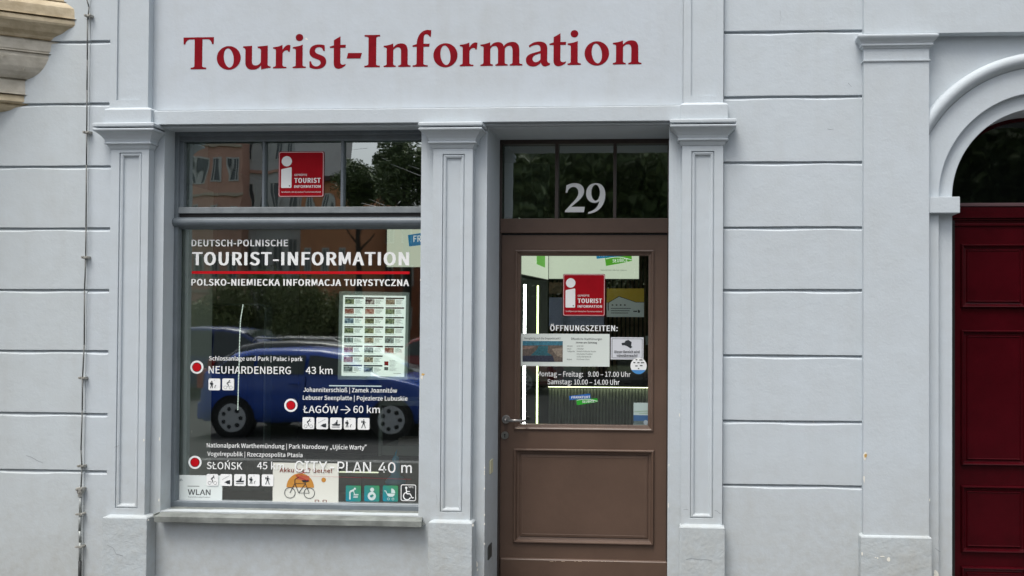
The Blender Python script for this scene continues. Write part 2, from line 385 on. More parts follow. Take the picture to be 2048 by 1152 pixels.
# serif letters drawn as outlines, cap height 143, baseline 0
GL = {
'T': ["M0,143 L130,143 L129,112 L122,112 Q118,132 104,134 L81,134 L81,14 Q81,8 98,7 L98,0 L32,0 L32,7 Q48,8 48,14 L48,134 L27,134 Q12,132 8,112 L1,112"],
'I': ["M0,143 L66,143 L66,136 Q50,136 50,129 L50,14 Q50,7 66,7 L66,0 L0,0 L0,7 Q17,7 17,14 L17,129 Q17,136 0,136"],
'o': ["E51,49 51,53", "E51,49 21,43"],
'n': ["M0,0 L0,6 Q13,7 13,14 L13,80 Q13,87 0,88 L0,94 Q25,96 41,104 L42,86 C52,98 62,104 77,104 C97,104 105,91 105,68 L105,14 Q105,7 118,6 L118,0 L64,0 L64,6 Q76,7 76,14 L76,64 C76,80 72,87 62,87 C53,87 47,82 42,75 L42,14 Q42,7 53,6 L53,0"],
'm': ["M0,0 L0,6 Q13,7 13,14 L13,80 Q13,87 0,88 L0,94 Q25,96 41,104 L42,86 C50,98 60,104 74,104 C88,104 96,98 99,86 C108,98 120,104 136,104 C157,104 166,91 166,68 L166,14 Q166,7 179,6 L179,0 L126,0 L126,6 Q137,7 137,14 L137,64 C137,80 132,87 123,87 C113,87 108,82 104,75 L104,14 Q104,7 116,6 L116,0 L64,0 L64,6 Q75,7 75,14 L75,64 C75,80 70,87 61,87 C52,87 46,82 42,75 L42,14 Q42,7 53,6 L53,0"],
'r': ["M0,0 L0,6 Q12,7 12,14 L12,80 Q12,87 0,88 L0,94 Q25,96 40,104 L41,82 C48,96 58,104 68,104 L75,102 L72,73 L66,73 Q64,81 57,80 Q47,79 41,67 L41,14 Q41,7 58,6 L58,0"],
'i': ["M0,0 L0,6 Q13,7 13,14 L13,80 Q13,87 0,88 L0,94 Q25,96 42,104 L42,14 Q42,7 56,6 L56,0", "E28,136 16,16"],
'u': ["M0,100 L38,102 L38,34 C38,20 44,14 54,14 C64,14 72,20 76,28 L76,82 Q76,90 62,92 L62,98 L105,102 L105,18 Q105,10 118,9 L118,3 Q96,1 78,-5 L77,14 C68,2 58,-5 42,-5 C20,-5 10,8 10,30 L10,80 Q10,92 0,94"],
's': ["M4,2 C14,-2 24,-5 34,-5 C58,-5 73,8 73,28 C73,44 63,52 48,58 L38,62 C30,66 26,70 26,77 C26,85 32,92 42,92 C52,92 58,86 60,75 L67,75 L66,100 C58,103 50,104 42,104 C18,104 3,92 3,71 C3,56 12,48 26,42 L36,38 C45,34 50,30 50,22 C50,13 42,7 32,7 C20,7 12,16 10,29 L3,29"],
't': ["M0,88 L0,94 L17,99 L17,122 L44,138 L45,138 L45,101 L68,101 L67,88 L45,88 L45,28 C45,17 49,13 56,13 C60,13 64,14 68,16 L66,8 C56,0 46,-5 38,-5 C24,-5 17,4 17,20 L17,88"],
'-': ["M2,40 L60,40 L66,64 L8,64"],
'f': ["M4,0 L4,6 Q20,7 20,14 L20,88 L3,88 L3,94 L20,100 C20,132 36,160 64,162 L79,160 L78,132 L72,132 C68,141 64,143 58,143 C50,143 48,134 48,120 L48,101 L73,101 L71,88 L48,88 L48,14 Q48,7 66,6 L66,0"],
'a': ["M103,9 L103,2 C94,-2 88,-5 82,-5 C72,-5 66,2 64,12 C54,0 44,-5 32,-5 C12,-5 0,6 0,24 C0,42 14,50 34,55 L62,63 L62,70 C62,84 56,90 46,90 C34,90 24,85 15,79 L12,86 C22,97 38,104 56,104 C80,104 91,93 91,72 L91,24 C91,14 94,10 103,9", "M62,52 L62,26 C56,18 50,14 43,14 C34,14 28,20 28,29 C28,40 36,46 62,52"],
'2': ["M0,0 L0,8 L46,58 C60,74 66,86 66,98 C66,116 56,127 41,127 C26,127 15,117 11,98 L3,98 L6,134 C18,141 32,146 48,146 C78,146 94,130 94,106 C94,86 82,70 58,50 L30,27 L98,27 L94,0"],
'9': ["M10,-8 L12,1 C40,8 62,22 68,56 C60,50 52,47 44,47 C18,47 0,66 0,94 C0,124 20,146 50,146 C82,146 99,122 99,88 C99,36 66,-4 10,-8", "E49,98 22,40"],
}
def outline(d):
    if d[0] == 'E':
        c, r = d[1:].split(); cx, cy = map(float, c.split(',')); rx, ry = map(float, r.split(','))
        return [(cx+rx*math.cos(2*math.pi*k/36), cy+ry*math.sin(2*math.pi*k/36)) for k in range(36)]
    toks = d.replace('M', ' M ').replace('L', ' L ').replace('Q', ' Q ').replace('C', ' C ').split(); pts = []; i = 0
    g = lambda s: tuple(map(float, s.split(',')))
    while i < len(toks):
        k = toks[i]
        if k in 'ML': pts.append(g(toks[i+1])); i += 2
        elif k == 'Q':
            p0, p1, p2 = pts[-1], g(toks[i+1]), g(toks[i+2]); i += 3
            for j in range(1, 6):
                t = j/5; pts.append(tuple((1-t)**2*a+2*t*(1-t)*b+t*t*c for a, b, c in zip(p0, p1, p2)))
        elif k == 'C':
            p0, p1, p2, p3 = pts[-1], g(toks[i+1]), g(toks[i+2]), g(toks[i+3]); i += 4
            for j in range(1, 10):
                t = j/9; pts.append(tuple((1-t)**3*a+3*t*(1-t)**2*b+3*t*t*(1-t)*c+t**3*e for a, b, c, e in zip(p0, p1, p2, p3)))
    return pts
def glyph(name, ch, px0, px1, pyb, capx, Y, m, parent, ext=.0012):
    """one serif character as a thin raised plate"""
    cu = bpy.data.curves.new(name, 'CURVE'); cu.dimensions = '2D'; cu.fill_mode = 'BOTH'; cu.extrude = ext/2
    loops = [outline(d) for d in GL[ch]]
    if ch in 'o': loops[1] = [(x+ (y-49)*-.10, y) for x, y in loops[1]]
    xs = [p[0] for l in loops for p in l]; xa, xb = min(xs), max(xs)
    x0, zb = P(px0, pyb, Y); x1, _ = P(px1, pyb, Y); sx = (x1-x0)/(xb-xa); sz = capx*(DIST+Y)/F/143
    for l in loops:
        sp = cu.splines.new('POLY'); sp.points.add(len(l)-1); sp.use_cyclic_u = True
        for q, (a, b) in zip(sp.points, l): q.co = ((a-xa)*sx, b*sz, 0, 1)
    o = bpy.data.objects.new('t', cu); COL.objects.link(o)
    me = bpy.data.meshes.new_from_object(o.evaluated_get(bpy.context.evaluated_depsgraph_get()))
    bpy.data.objects.remove(o); bpy.data.curves.remove(cu)
    for v in me.vertices: a, b, c = v.co; v.co = (x0+a, Y-ext/2-c, zb+b)
    me.flip_normals()
    return link(name, me, m, parent)

# ================================================================== STRUCTURE: street
mb = MB().box(-30, 30, -4.2, .018, -.5, 0); PAVE = mat('pavement_stone', (.085, .083, .078), .85, noise=.3, nscale=5, bump=.4, bscale=30)
structure('pavement', mb, PAVE)
structure('kerb', MB().box(-30, 30, -4.36, -4.203, -.5, .004), mat('granite_kerb', (.3, .3, .3), .8, noise=.3, nscale=30))
ASPH = mat('asphalt', (.05, .05, .052), .85, noise=.3, nscale=12, bump=.5, bscale=80)
structure('road', MB().box(-60, 60, -18, -4.363, -.7, -.21), ASPH)
structure('far_pavement', MB().box(-60, 60, -22, -18.003, -.7, -.02), PAVE)
structure('ground', MB().box(-90, 90, -90, -22.003, -.7, -.03), mat('park_ground', (.07, .09, .04), .95, noise=.4, nscale=3))

# ================================================================== THE HOUSE
house = empty('town_house', (0, 0, 0), 'pale blue grey plastered town house front with shop window, brown door and arched red door', 'building')
YW = .018                                   # plane of the plain wall
WX0, WX1 = PXx(325, YW), PXx(840, YW)       # window opening
WZ0, WZ1 = P(600, 1019, .12)[1], P(600, 254, YW)[1]
DX0, DX1 = PXx(972, YW), PXx(1336.5, YW)    # door opening
DZ1 = P(1150, 253, YW)[1]
ACX, ACZ = PXx(2089, YW, 394), P(1914, 394, YW)[1]
s_ = (DIST+YW)/F
AR = 204*s_                                  # outer opening of the arch
XL, XR = -7.2, 4.6; ZT = 6.2
PR0, PR1 = PXx(1727, -.04), PXx(1858, -.04)
def wall_grid(xs, zs, hole, y0, y1):
    m = MB(); nx, nz = len(xs)-1, len(zs)-1
    S = lambda i, j: 0 <= i < nx and 0 <= j < nz and not hole(i, j)
    for i in range(nx):
        for j in range(nz):
            if not S(i, j): continue
            a, b, c, d = xs[i], xs[i+1], zs[j], zs[j+1]
            m.face([(a,y0,c),(b,y0,c),(b,y0,d),(a,y0,d)]); m.face([(a,y1,c),(a,y1,d),(b,y1,d),(b,y1,c)])
            if not S(i-1, j): m.face([(a,y0,c),(a,y0,d),(a,y1,d),(a,y1,c)])
            if not S(i+1, j): m.face([(b,y0,c),(b,y1,c),(b,y1,d),(b,y0,d)])
            if not S(i, j-1): m.face([(a,y0,c),(a,y1,c),(b,y1,c),(b,y0,c)])
            if not S(i, j+1): m.face([(a,y0,d),(b,y0,d),(b,y1,d),(a,y1,d)])
    return m
xs = [XL, WX0, WX1, DX0, DX1, ACX-AR, ACX+AR, XR]; zs = sorted([-.3, 0, WZ0, WZ1, DZ1, ACZ, ACZ+AR+.15, ZT])
def hole(i, j):
    xm, zm = (xs[i]+xs[i+1])/2, (zs[j]+zs[j+1])/2
    return (i == 1 and WZ0 < zm < WZ1) or (i == 3 and 0 < zm < DZ1) or (i == 5 and 0 < zm < ACZ+AR+.15)
wm = wall_grid(xs, zs, hole, YW, .48)
n = 48; zt = ACZ+AR+.15
for k in range(n):                           # spandrel over the arch
    t0, t1 = math.pi*k/n, math.pi*(k+1)/n
    a = (ACX+AR*math.cos(t0), ACZ+AR*math.sin(t0)); b = (ACX+AR*math.cos(t1), ACZ+AR*math.sin(t1))
    wm.face([(b[0], YW, b[1]), (a[0], YW, a[1]), (a[0], YW, zt), (b[0], YW, zt)])
    wm.face([(a[0], YW, a[1]), (b[0], YW, b[1]), (b[0], .48, b[1]), (a[0], .48, a[1])])
obj('wall', wm, PAINT, house)

# --- rusticated blocks
cz = [P(1500, y, 0)[1] for y in (-70, 62, 192, 323, 453, 578, 709, 840, 968)]
cz2 = [P(110, y, 0)[1] for y in (-42, 82, 206, 331, 455, 578, 700, 825, 939.5)]
cz = [(a*0+b*0+(a+b)/2) for a, b in zip(cz, cz2)] if False else cz
def blocks(xa, xb, zl, m, top=ZT):
    """zl: heights of the shadow lines, top to bottom"""
    g = .0078
    step = zl[0]-zl[1]; zz = list(zl)
    while zz[0] < top: zz.insert(0, zz[0]+step)
    zz.append(-.02)
    for hi, lo in zip(zz, zz[1:]):
        z1 = hi - g; z0 = lo
        b = MB(); c = .0135; yf = 0.0; yb = YW+.002
        # flat face, wide bevel along the top edge, hand-drawn (slightly wavering) edges
        n_ = max(3, int((xb-xa)/.05)); ph = random.uniform(0, 9); k = 5
        for i in range(n_+1):
            x = xa+(xb-xa)*i/n_; wa = .0007*math.sin(x*9+ph)+.0004*math.sin(x*31+ph*2)+random.uniform(-.0005, .0005); wb = .0010*math.sin(x*7+ph*3)+random.uniform(-.0005, .0005)
            cc = c*(1+.25*math.sin(x*13+ph))
            b.v += [(x, yb, z0+wb), (x, yf, z0+wb), (x, yf+random.uniform(-.0003, .0003), z1-cc+wa), (x, yf+.0165, z1+wa), (x, yb, z1+wa)]
        for i in range(n_):
            for q_ in range(k-1): b.f.append((i*k+q_, i*k+q_+1, (i+1)*k+q_+1, (i+1)*k+q_))
        b.f += [tuple(range(k)), tuple(n_*k+t for t in reversed(range(k)))]; b.m = [0]*len(b.f)
        obj('plaster_block', b, m, house, bevel=.0018, seg=2)
XB = PXx(176, 0, 400)
blocks(XL, XB, cz2, PAINT_L); blocks(XB+.0015, PXx(219, 0, 600), cz2, PAINT)
blocks(PXx(1446, 0), PR0+.005, cz, PAINT)
ARX1 = ACX+279*s_
blocks(ARX1+.42, XR, cz, PAINT)

# --- pilasters with capital, panel and plinth
def pilaster(x0p, x1p, tag_, ztop_px, zcap_px, zbase_px, plinth, panel, upper=None, midx=0):
    mx = (x0p+x1p)/2; YF = -.035
    x0, x1 = PXx(x0p, YF, 650), PXx(x1p, YF, 650)
    zc = P(mx, zcap_px, YF)[1]; zb = P(mx, zbase_px, -.06)[1]
    sh = MB(); x_, X_, z_, Z_ = x0, x1, zb, zc
    i0, i1, k0, k1 = panel[0], panel[2], panel[1], panel[3]
    px0, px1 = PXx(i0, YF), PXx(i1, YF); pz1, pz0 = P(mx, k0, YF)[1], P(mx, k1, YF)[1]
    # shaft front as four strips around the sunk panel
    for (a, b, c, d) in ((x0, px0, zb, zc), (px1, x1, zb, zc), (px0, px1, zb, pz0), (px0, px1, pz1, zc)):
        sh.face([(a, YF, c), (b, YF, c), (b, YF, d), (a, YF, d)])
    sh.face([(x0, YF, zb), (x0, YF, zc), (x0, YW-.002, zc), (x0, YW-.002, zb)]); sh.face([(x1, YF, zb), (x1, YW-.002, zb), (x1, YW-.002, zc), (x1, YF, zc)])
    shaft = obj('pilaster', sh, PAINT, house)
    mm = MB().nested((px0, px1, pz0, pz1), [(0, YF), (.0015, YF+.010), (.004, YF+.010), (.006, YF+.003), (.012, YF+.002), (.020, YF+.006), (.021, YF+.014), (.0255, YF+.016)], cap=False)
    obj('panel_moulding', mm, PAINT, shaft)
    obj('panel_field', MB().nested((px0+.0255, px1-.0255, pz0+.0255, pz1-.0255), [(0, YF+.016)]), PAINT, shaft, fix=False)
    # capital
    dz = lambda p: P(mx, p, -.08)[1]
    c0 = zcap_px
    cp = MB().zloft(x0, x1, YF, YW-.002, [(dz(c0)-.003, .004), (dz(c0-3), .010), (dz(c0-7), .014), (dz(c0-8), .026), (dz(c0-10), .027), (dz(c0-12), .020), (dz(c0-18), .026), (dz(c0-24), .038), (dz(c0-30), .055), (dz(c0-32), .066), (dz(c0-35), .068), (dz(c0-36.4), .062)])
    obj('capital', cp, PAINT, shaft, bevel=.0015)
    ab = MB().zloft(x0, x1, YF, YW-.002, [(dz(c0-36.8), .012), (dz(c0-39.0), .012), (dz(c0-39.3), .064), (dz(c0-41), .068), (dz(c0-46), .068), (dz(c0-47.5), .062), (dz(c0-48), .03)])
    obj('abacus', ab, PAINT, shaft, bevel=.0015)
    # plinth
    q0, q1 = PXx(plinth[0], -.07, 1100), PXx(plinth[1], -.07, 1100); zp = P(mx, plinth[2], -.07)[1]
    pb = MB().zloft(q0, q1, -.07, YW-.002, [(-.05, 0), (zp, 0), (zp+.006, -.004), (zp+.014, -.026)])
    obj('plinth', pb, PAINT_D, shaft, bevel=.004, seg=3)
    return shaft, zc
pA, _ = pilaster(217.5, 293.5, 'a', 0, 294, 1036, (204, 293, 1037), (234.5, 305, 279.5, 1017))
pB, _ = pilaster(864, 943, 'b', 0, 292.5, 1045, (856, 944, 1047), (882.5, 308, 927, 1025))
pC, _ = pilaster(1363, 1445.5, 'c', 0, 286.5, 1054, (1358.5, 1450, 1056.5), (1381.5, 302, 1427.5, 1037))

# --- frieze blocks above the outer capitals and upper pilasters
def frieze(p, xa, xb, ya, yb, ux0, ux1, inner, outer_px):
    mx = (xa+xb)/2; z0, z1 = P(mx, yb, -.07)[1]-.004, P(mx, ya, -.07)[1]
    x0, x1 = PXx(xa, -.07, 230), PXx(xb, -.07, 230)
    f = MB().zloft(x0, x1, -.07, YW-.002, [(z0, 0), (z1, 0), (z1+.010, -.010), (z1+.018, -.030)])
    obj('frieze_block', f, PAINT, p, bevel=.002)
    YU = -.030; u0, u1 = PXx(ux0, YU, 100), PXx(ux1, YU, 100); zb = z1+.010
    um = MB(); i0, i1 = PXx(inner[0], YU, 100), PXx(inner[1], YU, 100); iz = P(mx, inner[2], YU)[1]
    for (a, b, c, d) in ((u0, i0, zb, ZT), (i1, u1, zb, ZT), (i0, i1, zb, iz)): um.face([(a, YU, c), (b, YU, c), (b, YU, d), (a, YU, d)])
    um.face([(i0, YU+.009, iz), (i1, YU+.009, iz), (i1, YU+.009, ZT), (i0, YU+.009, ZT)])
    um.face([(i0, YU, iz), (i1, YU, iz), (i1, YU+.009, iz), (i0, YU+.009, iz)])
    um.face([(i0, YU, iz), (i0, YU+.009, iz), (i0, YU+.009, ZT), (i0, YU, ZT)]); um.face([(i1, YU, iz), (i1, YU, ZT), (i1, YU+.009, ZT), (i1, YU+.009, iz)])
    um.face([(u0, YU, zb), (u0, YU, ZT), (u0, YW-.002, ZT), (u0, YW-.002, zb)]); um.face([(u1, YU, zb), (u1, YW-.002, zb), (u1, YW-.002, ZT), (u1, YU, ZT)])
    obj('upper_pilaster', um, PAINT, p)
frieze(pA, 208, 302, 219, 250, 220.5, 297, (234, 281, 200), 0)
frieze(pC, 1361, 1456, 209, 240, 1367, 1447, (1382, 1433, 192), 0)

# --- architrave (slightly out of level, as in the photograph)
xa, xb = PXx(301, -.045, 230), PXx(1363, -.045, 230)
zl1, zl0 = P(305, 223, -.045)[1], P(305, 248.5, -.045)[1]; zr1, zr0 = P(1360, 212, -.045)[1], P(1360, 240.5, -.045)[1]
ar = MB().box(xa, xb, -.045, YW-.003, zl0, zl1, zr=(zr0, zr1))
pr = [(-.045, 0), (-.040, .004), (YW-.003, .018)]
for (y0, h0), (y1, h1) in zip(pr, pr[1:]):
    ar.face([(xa, y0, zl1+h0), (xb, y0, zr1+h0), (xb, y1, zr1+h1), (xa, y1, zl1+h1)])
obj('architrave', ar, PAINT, house, fix=False)
li = MB().box(PXx(318, -.02, 250), PXx(1350, -.02, 250), -.012, YW-.001, P(600, 255, 0)[1], zl0-.002, zr=(P(1340, 248.5, 0)[1], zr0-.002))
obj('architrave_lip', li, PAINT, house, bevel=.002)
# fascia field carrying the painted name
fz = MB().face([(PXx(297, YW)+.01, YW-.003, zl1+.02), (PXx(1367, YW)-.01, YW-.003, zr1+.02), (PXx(1367, YW)-.01, YW-.003, ZT), (PXx(297, YW)+.01, YW-.003, ZT)])
obj('fascia', fz, FASCIA, house, fix=False)

# --- painted name: one object per letter
L0 = [('T',35,165),('o',178,280),('u',290,408),('r',418,492),('i',502,558),('s',573,645),('t',660,728),('-',732,797),('I',808,874),('n',890,1005),('f',1013,1092),('o',1102,1205),('r',1215,1290),('m',1303,1482),('a',1497,1600),('t',1597,1668),('i',1675,1732),('o',1747,1852),('n',1868,1990)]
for ch, a, b in L0:
    pa, pb = 350+a/2.1333, 350+b/2.1333
    base = 40+(211-(a-35)/1955*22.5)/2.1333
    glyph('letter', ch, pa, pb, base, 66.5, YW-.003, LETRED, house)

# --- big pier, lintel and arch to the right
YP = -.045
zpl = P(1793, 1076, -.06)[1]
pier = obj('pier', MB().box(PR0, PR1, YP, YW-.002, zpl-.01, P(1795, 92, YP)[1]), PAINT, house, bevel=.002)
obj('plinth', MB().zloft(PXx(1721.5, -.062, 1100), PXx(1864, -.062, 1100), -.062, YW-.002, [(-.05, 0), (zpl, 0), (zpl+.006, -.004), (zpl+.010, -.012)]), PAINT_D, pier, bevel=.003)
dz = lambda p: P(1795, p, -.08)[1]
obj('capital', MB().zloft(PR0, PR1, YP, YW-.002, [(dz(93), .004), (dz(91), .008), (dz(89), .010), (dz(88), .018), (dz(84), .016), (dz(80), .022), (dz(75), .036), (dz(72), .040), (dz(69), .040), (dz(67), .030)]), PAINT, pier, bevel=.001)
obj('neck_moulding', MB().zloft(PR0, PR1, YP, YW-.002, [(dz(120), 0), (dz(119), .007), (dz(116.5), .008), (dz(115.5), 0)]), PAINT, pier, bevel=.0008)
zli = P(1900, 66, YP)[1]
obj('lintel', MB().box(PR0, XR, YP+.0005, YW-.002, zli, ZT), PAINT, house, bevel=.002)
# arch mouldings
a0, a1 = 0.0, math.pi
q = s_
roll = [(253.5*q, YW), (254*q, -.008), (256.5*q, -.010), (257*q, -.016)]
rc, rr = 268.5*q, 10.5*q
for k in range(9):
    t = math.pi*k/8; roll.append((rc-rr*math.cos(t), -.018-rr*.8*math.sin(t)))
roll += [(280*q, -.012), (281*q, -.010), (281.5*q, YW)]
arch = obj('arch_moulding', MB().arcring(ACX, ACZ, roll, a0, a1, 96), PAINT, house, smooth=True)
bnd = MB().arcring(ACX, ACZ, [(204.5*q, .06), (204*q, .001), (205*q, 0), (253*q, 0), (253.5*q, YW)], 0, math.pi, 96)
obj('arch_band', bnd, PAINT, arch)
inn = MB().arcring(ACX, ACZ, [(175*q, .31), (175*q, .034), (176*q, .032), (205*q, .032)], 0, math.pi, 96)
obj('arch_soffit', inn, PAINT, arch)
for sg in (-1, 1):
    e = lambda r: ACX+sg*r*q
    for (ra, rb, yf, nm) in ((204, 231, 0.0, 'door_jamb'), (175, 204.2, .032, 'door_jamb')):
        lo, hi = sorted((e(ra), e(rb)))
        jb = MB().box(lo, hi, yf, .30 if ra == 175 else YW+.002, -.05, ACZ-.03)
        obj(nm, jb, PAINT, house, bevel=.002)
    lo, hi = sorted((e(167), e(240)))
    obj('impost', MB().box(lo, hi, -.034, .28, P(1890, 426, -.03)[1], P(1890, 393.5, -.03)[1]), PAINT, house, bevel=.003)
p2 = obj('pier', MB().box(ARX1-.02+.04, ARX1+.40, YP, YW-.002, .3, P(1795, 92, YP)[1]), PAINT, house, bevel=.002)
obj('plinth', MB().box(ARX1+.005, ARX1+.415, -.062, YW-.002, -.05, zpl), PAINT_D, p2, bevel=.003)

# --- oxblood double door under the arch
YD = .26
rd = MB().box(ACX-.62, ACX+.62, YD, YD+.05, .02, P(1980, 410, YD)[1]); ztr = P(1980, 410, YD)[1]
red = obj('arched_door', rd, DKRED, house, bevel=.003)
tm = MB()
zx = lambda p: P(1985, p, YD)[1]
xd0, xd1 = ACX-.60, ACX+.60
for a, b, d in ((414, 437, .022), (437, 441, .012), (447, 452, .010)): tm.box(xd0, xd1, YD-d, YD-.0005, zx(b), zx(a))
obj('transom_moulding', tm, DKRED, red, bevel=.003, seg=3)
obj('frame_strip', MB().box(xd0, xd1, YD-.028, YD+.03, zx(414)+.0005, zx(407)), mat('greyed_red_paint', (.10, .05, .055), .5), red, bevel=.003)
LP = PXx(1921, YD, 700); CP = ACX-.006; 
for sg in (-1, 1):
    e0, e1 = (LP, CP) if sg < 0 else (2*ACX-CP, 2*ACX-LP)
    for a, b in ((488, 616), (660, 931), (971, 1105), (1133, 1190)):
        z1, z0 = zx(a), zx(b)
        pm = MB().nested((e0, e1, z0, z1), [(0, YD-.0005), (.001, YD-.012), (.006, YD-.020), (.012, YD-.018), (.020, YD-.004), (.030, YD-.002), (.036, YD-.010), (.039, YD-.010), (.041, YD-.006)])
        obj('door_panel', pm, DKRED, red, bevel=.0008)
obj('meeting_stile', MB().box(ACX-.005, ACX+.005, YD-.03, YD-.0005, .05, zx(452)), DKRED, red, bevel=.006, seg=3)
obj('door_gap', MB().box(ACX-176*q, LP-.035, YD-.01, YD+.02, .0, ztr), BLACK, red)
# fanlight
fan = MB()
RF = 176*q
pts = [(ACX+RF*math.cos(math.pi*k/40), ACZ+.0+RF*math.sin(math.pi*k/40)) for k in range(41)]
zf0 = ztr
poly = [(ACX+RF, .275, zf0)]+[(x, .275, z) for x, z in pts if z > zf0]+[(ACX-RF, .275, zf0)]
obj('fanlight_pane', MB().face(poly), glass('fanlight_glass', .05, wave=.001, wscale=4, tint=(.4, .44, .42, 1), soft=.03), house, fix=False)
obj('fanlight_frame', MB().arcring(ACX, ACZ, [(176*q, .262), (168*q, .262), (167*q, .28)], 0, math.pi, 64), DKRED, house)
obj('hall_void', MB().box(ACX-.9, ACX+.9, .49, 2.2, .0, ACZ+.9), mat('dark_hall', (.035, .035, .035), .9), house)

# --- sandstone oriel corbel, upper left
orl = empty('stone_corbel', (PXx(-100), -.2, 3.2), 'ochre sandstone oriel corbel with stepped mouldings at upper left of the grey wall', 'corbel')
SL = .55
def oriel_piece(name, prof, m, bev=.004, extra=None):
    """prof [(px_x, px_y)] silhouette against the wall, from top to bottom; pushed out obliquely"""
    pts = [P(a, b, 0) for a, b in prof]; top, bot = pts[0][1], pts[-1][1]
    mbp = MB(); N = 14; k = len(pts); LEN = 1.5
    for i in range(N+1):
        t = -.06+(LEN+.06)*i/N
        for x, z in pts: mbp.v.append((x-t, -SL*t, z))
    for i in range(N):
        for j in range(k-1): mbp.f.append((i*k+j, i*k+j+1, (i+1)*k+j+1, (i+1)*k+j))
    # turn parallel to the wall for the front of the bay
    b = len(mbp.v)
    for x, z in pts: mbp.v.append((x-LEN-1.2, -SL*LEN, z))
    for j in range(k-1): mbp.f.append((N*k+j, N*k+j+1, b+j+1, b+j))
    # top and bottom lids back to the wall
    for j in (0, k-1):
        x, z = pts[j]; lid = [(x+.06, .024, z), (x-LEN, -SL*LEN, z), (x-LEN-1.2, -SL*LEN, z), (x-LEN-1.2, .024, z)]
        c = len(mbp.v); mbp.v += lid; mbp.f.append((c, c+1, c+2, c+3))
    mbp.m = [0]*len(mbp.f)
    return obj(name, mbp, m, orl, bevel=0)
oriel_piece('bay_wall', [(128, -420), (128, 4)], SAND)
oriel_piece('top_slab', [(128, 5), (133, 7), (142, 13), (148, 18), (149, 24), (149.5, 39)], SAND)
oriel_piece('moulding', [(147, 41.5), (150, 43), (150, 50), (147, 54), (140, 57), (132, 62), (124, 68), (114, 72), (108, 75), (104, 80), (100, 82)], SAND)
oriel_piece('stone_band', [(103, 83.5), (103, 90), (101, 104), (98, 106), (98, 109)], SAND2)
oriel_piece('carved_quarter_round', [(97.5, 110), (97, 118), (93, 127), (87, 137), (79, 146), (68, 153.5), (57, 158.5), (50, 160)], SAND2)
oriel_piece('stone_band', [(50.5, 161), (50.5, 190)], SAND2)
oriel_piece('moulding', [(48, 192), (48.5, 194), (48.5, 204), (44, 206), (37, 209)], SAND)
oriel_piece('corbel_foot', [(35, 210), (31, 215), (22, 220), (10, 223), (-6, 225)], SAND)
# carved relief: short curved scratches standing proud of the quarter round
cv = MB()
for i in range(34):
    t = random.uniform(.06, .44); f_ = random.random(); px = 97-18*f_*f_-2; py = 112+34*f_
    x, z = P(px, py, 0); y = -SL*t; x -= t
    a = random.uniform(-1, 1); L_ = random.uniform(.008, .028)
    pts3 = [(x+math.cos(a+u*1.3)*L_*u, y-.002-.0*u, z+math.sin(a+u*1.3)*L_*u) for u in (0, .35, .7, 1)]
    cv.tube(pts3, .0022, 5)
tag(obj('carving', cv, SAND2, orl), kind='stuff')

# ------------------------------------------------------------------ lightning cable with clips
cab = empty('lightning_cable', (PXx(170), -.02, 1.0), 'thin grey lightning cable clipped down the wall left of the first pilaster', 'cable')
cp_ = [(174,-120),(174.5,0),(178,14),(177.5,32),(175,40),(175.5,120),(174,180),(174.5,265),(173,330),(173,455),(171.5,515),(170,580),(168.5,690),(166,756),(164.5,820),(163,900),(164,935),(163,975)]
pts = [(P(a, b, -.018)[0], -.018-(.004 if i % 2 else 0), P(a, b, -.018)[1]) for i, (a, b) in enumerate(cp_)]
WIRE = mat('galvanised_wire', (.13, .135, .13), .55, metal=.4, noise=.3, nscale=40)
obj('wire', MB().tube(pts, .0036, 8), WIRE, cab, smooth=True)
CLIP = mat('zinc_clip', (.42, .41, .37), .55, metal=.5, noise=.3, nscale=60)
for a, b in ((177.5, 32), (174.5, 265), (171.5, 515), (166, 756), (163.5, 932)):
    x, z = P(a, b, -.018); c = MB()
    c.box(x-.020, x-.009, -.030, -.001, z-.006, z+.007).box(x+.009, x+.019, -.030, -.001, z-.006, z+.007)
    c.box(x-.016, x+.016, -.027, -.0235, z-.005, z+.005); c.box(x-.018, x+.018, -.0125, -.009, z-.0065, z+.0065)
    for sg in (-1, 1):
        c.cyl((x+sg*.0135, -.032, z+.002), (x+sg*.0135, .0, z+.002), .0042, n=8)
        c.cyl((x+sg*.0135, -.034, z+.002), (x+sg*.0135, -.030, z+.002), .0062, n=6)
    c.cyl((x, -.01, z), (x, 0, z), .006, n=8)
    obj('clip', c, CLIP, cab, bevel=.0008)
x, z = P(161.5, 985, -.02)
c = MB().box(x-.018, x+.02, -.036, -.010, z+.012, z+.030).box(x-.014, x+.012, -.034, -.012, z-.004, z+.013).cyl((x-.002, -.022, z-.022), (x-.002, -.022, z), .011, n=10)
c.cyl((x-.012, -.042, z+.02), (x-.012, -.0, z+.02), .006, n=8).cyl((x+.014, -.042, z+.024), (x+.014, -.0, z+.024), .006, n=8).cyl((x, -.04, z+.004), (x, -.01, z+.004), .005, n=8)
obj('test_joint', c, CLIP, cab, bevel=.001)
rodp = [P(a, b, -.02) for a, b in ((161, 994), (160.5, 1030), (159.5, 1062), (160.5, 1085), (160, 1122))]
obj('earth_rod', MB().tube([(a, -.02, b) for a, b in rodp], .0075, 10), mat('rod_grey', (.33, .35, .34), .5, metal=.5, noise=.3, nscale=30), cab, smooth=True)
obj('rod_sleeve', MB().tube([(P(160, 1122, -.02)[0], -.02, P(160, 1122, -.02)[1]), (P(158.5, 1230, -.02)[0], -.02, -.02)], .0088, 10), mat('black_rubber', (.02, .022, .022), .6), cab, smooth=True)
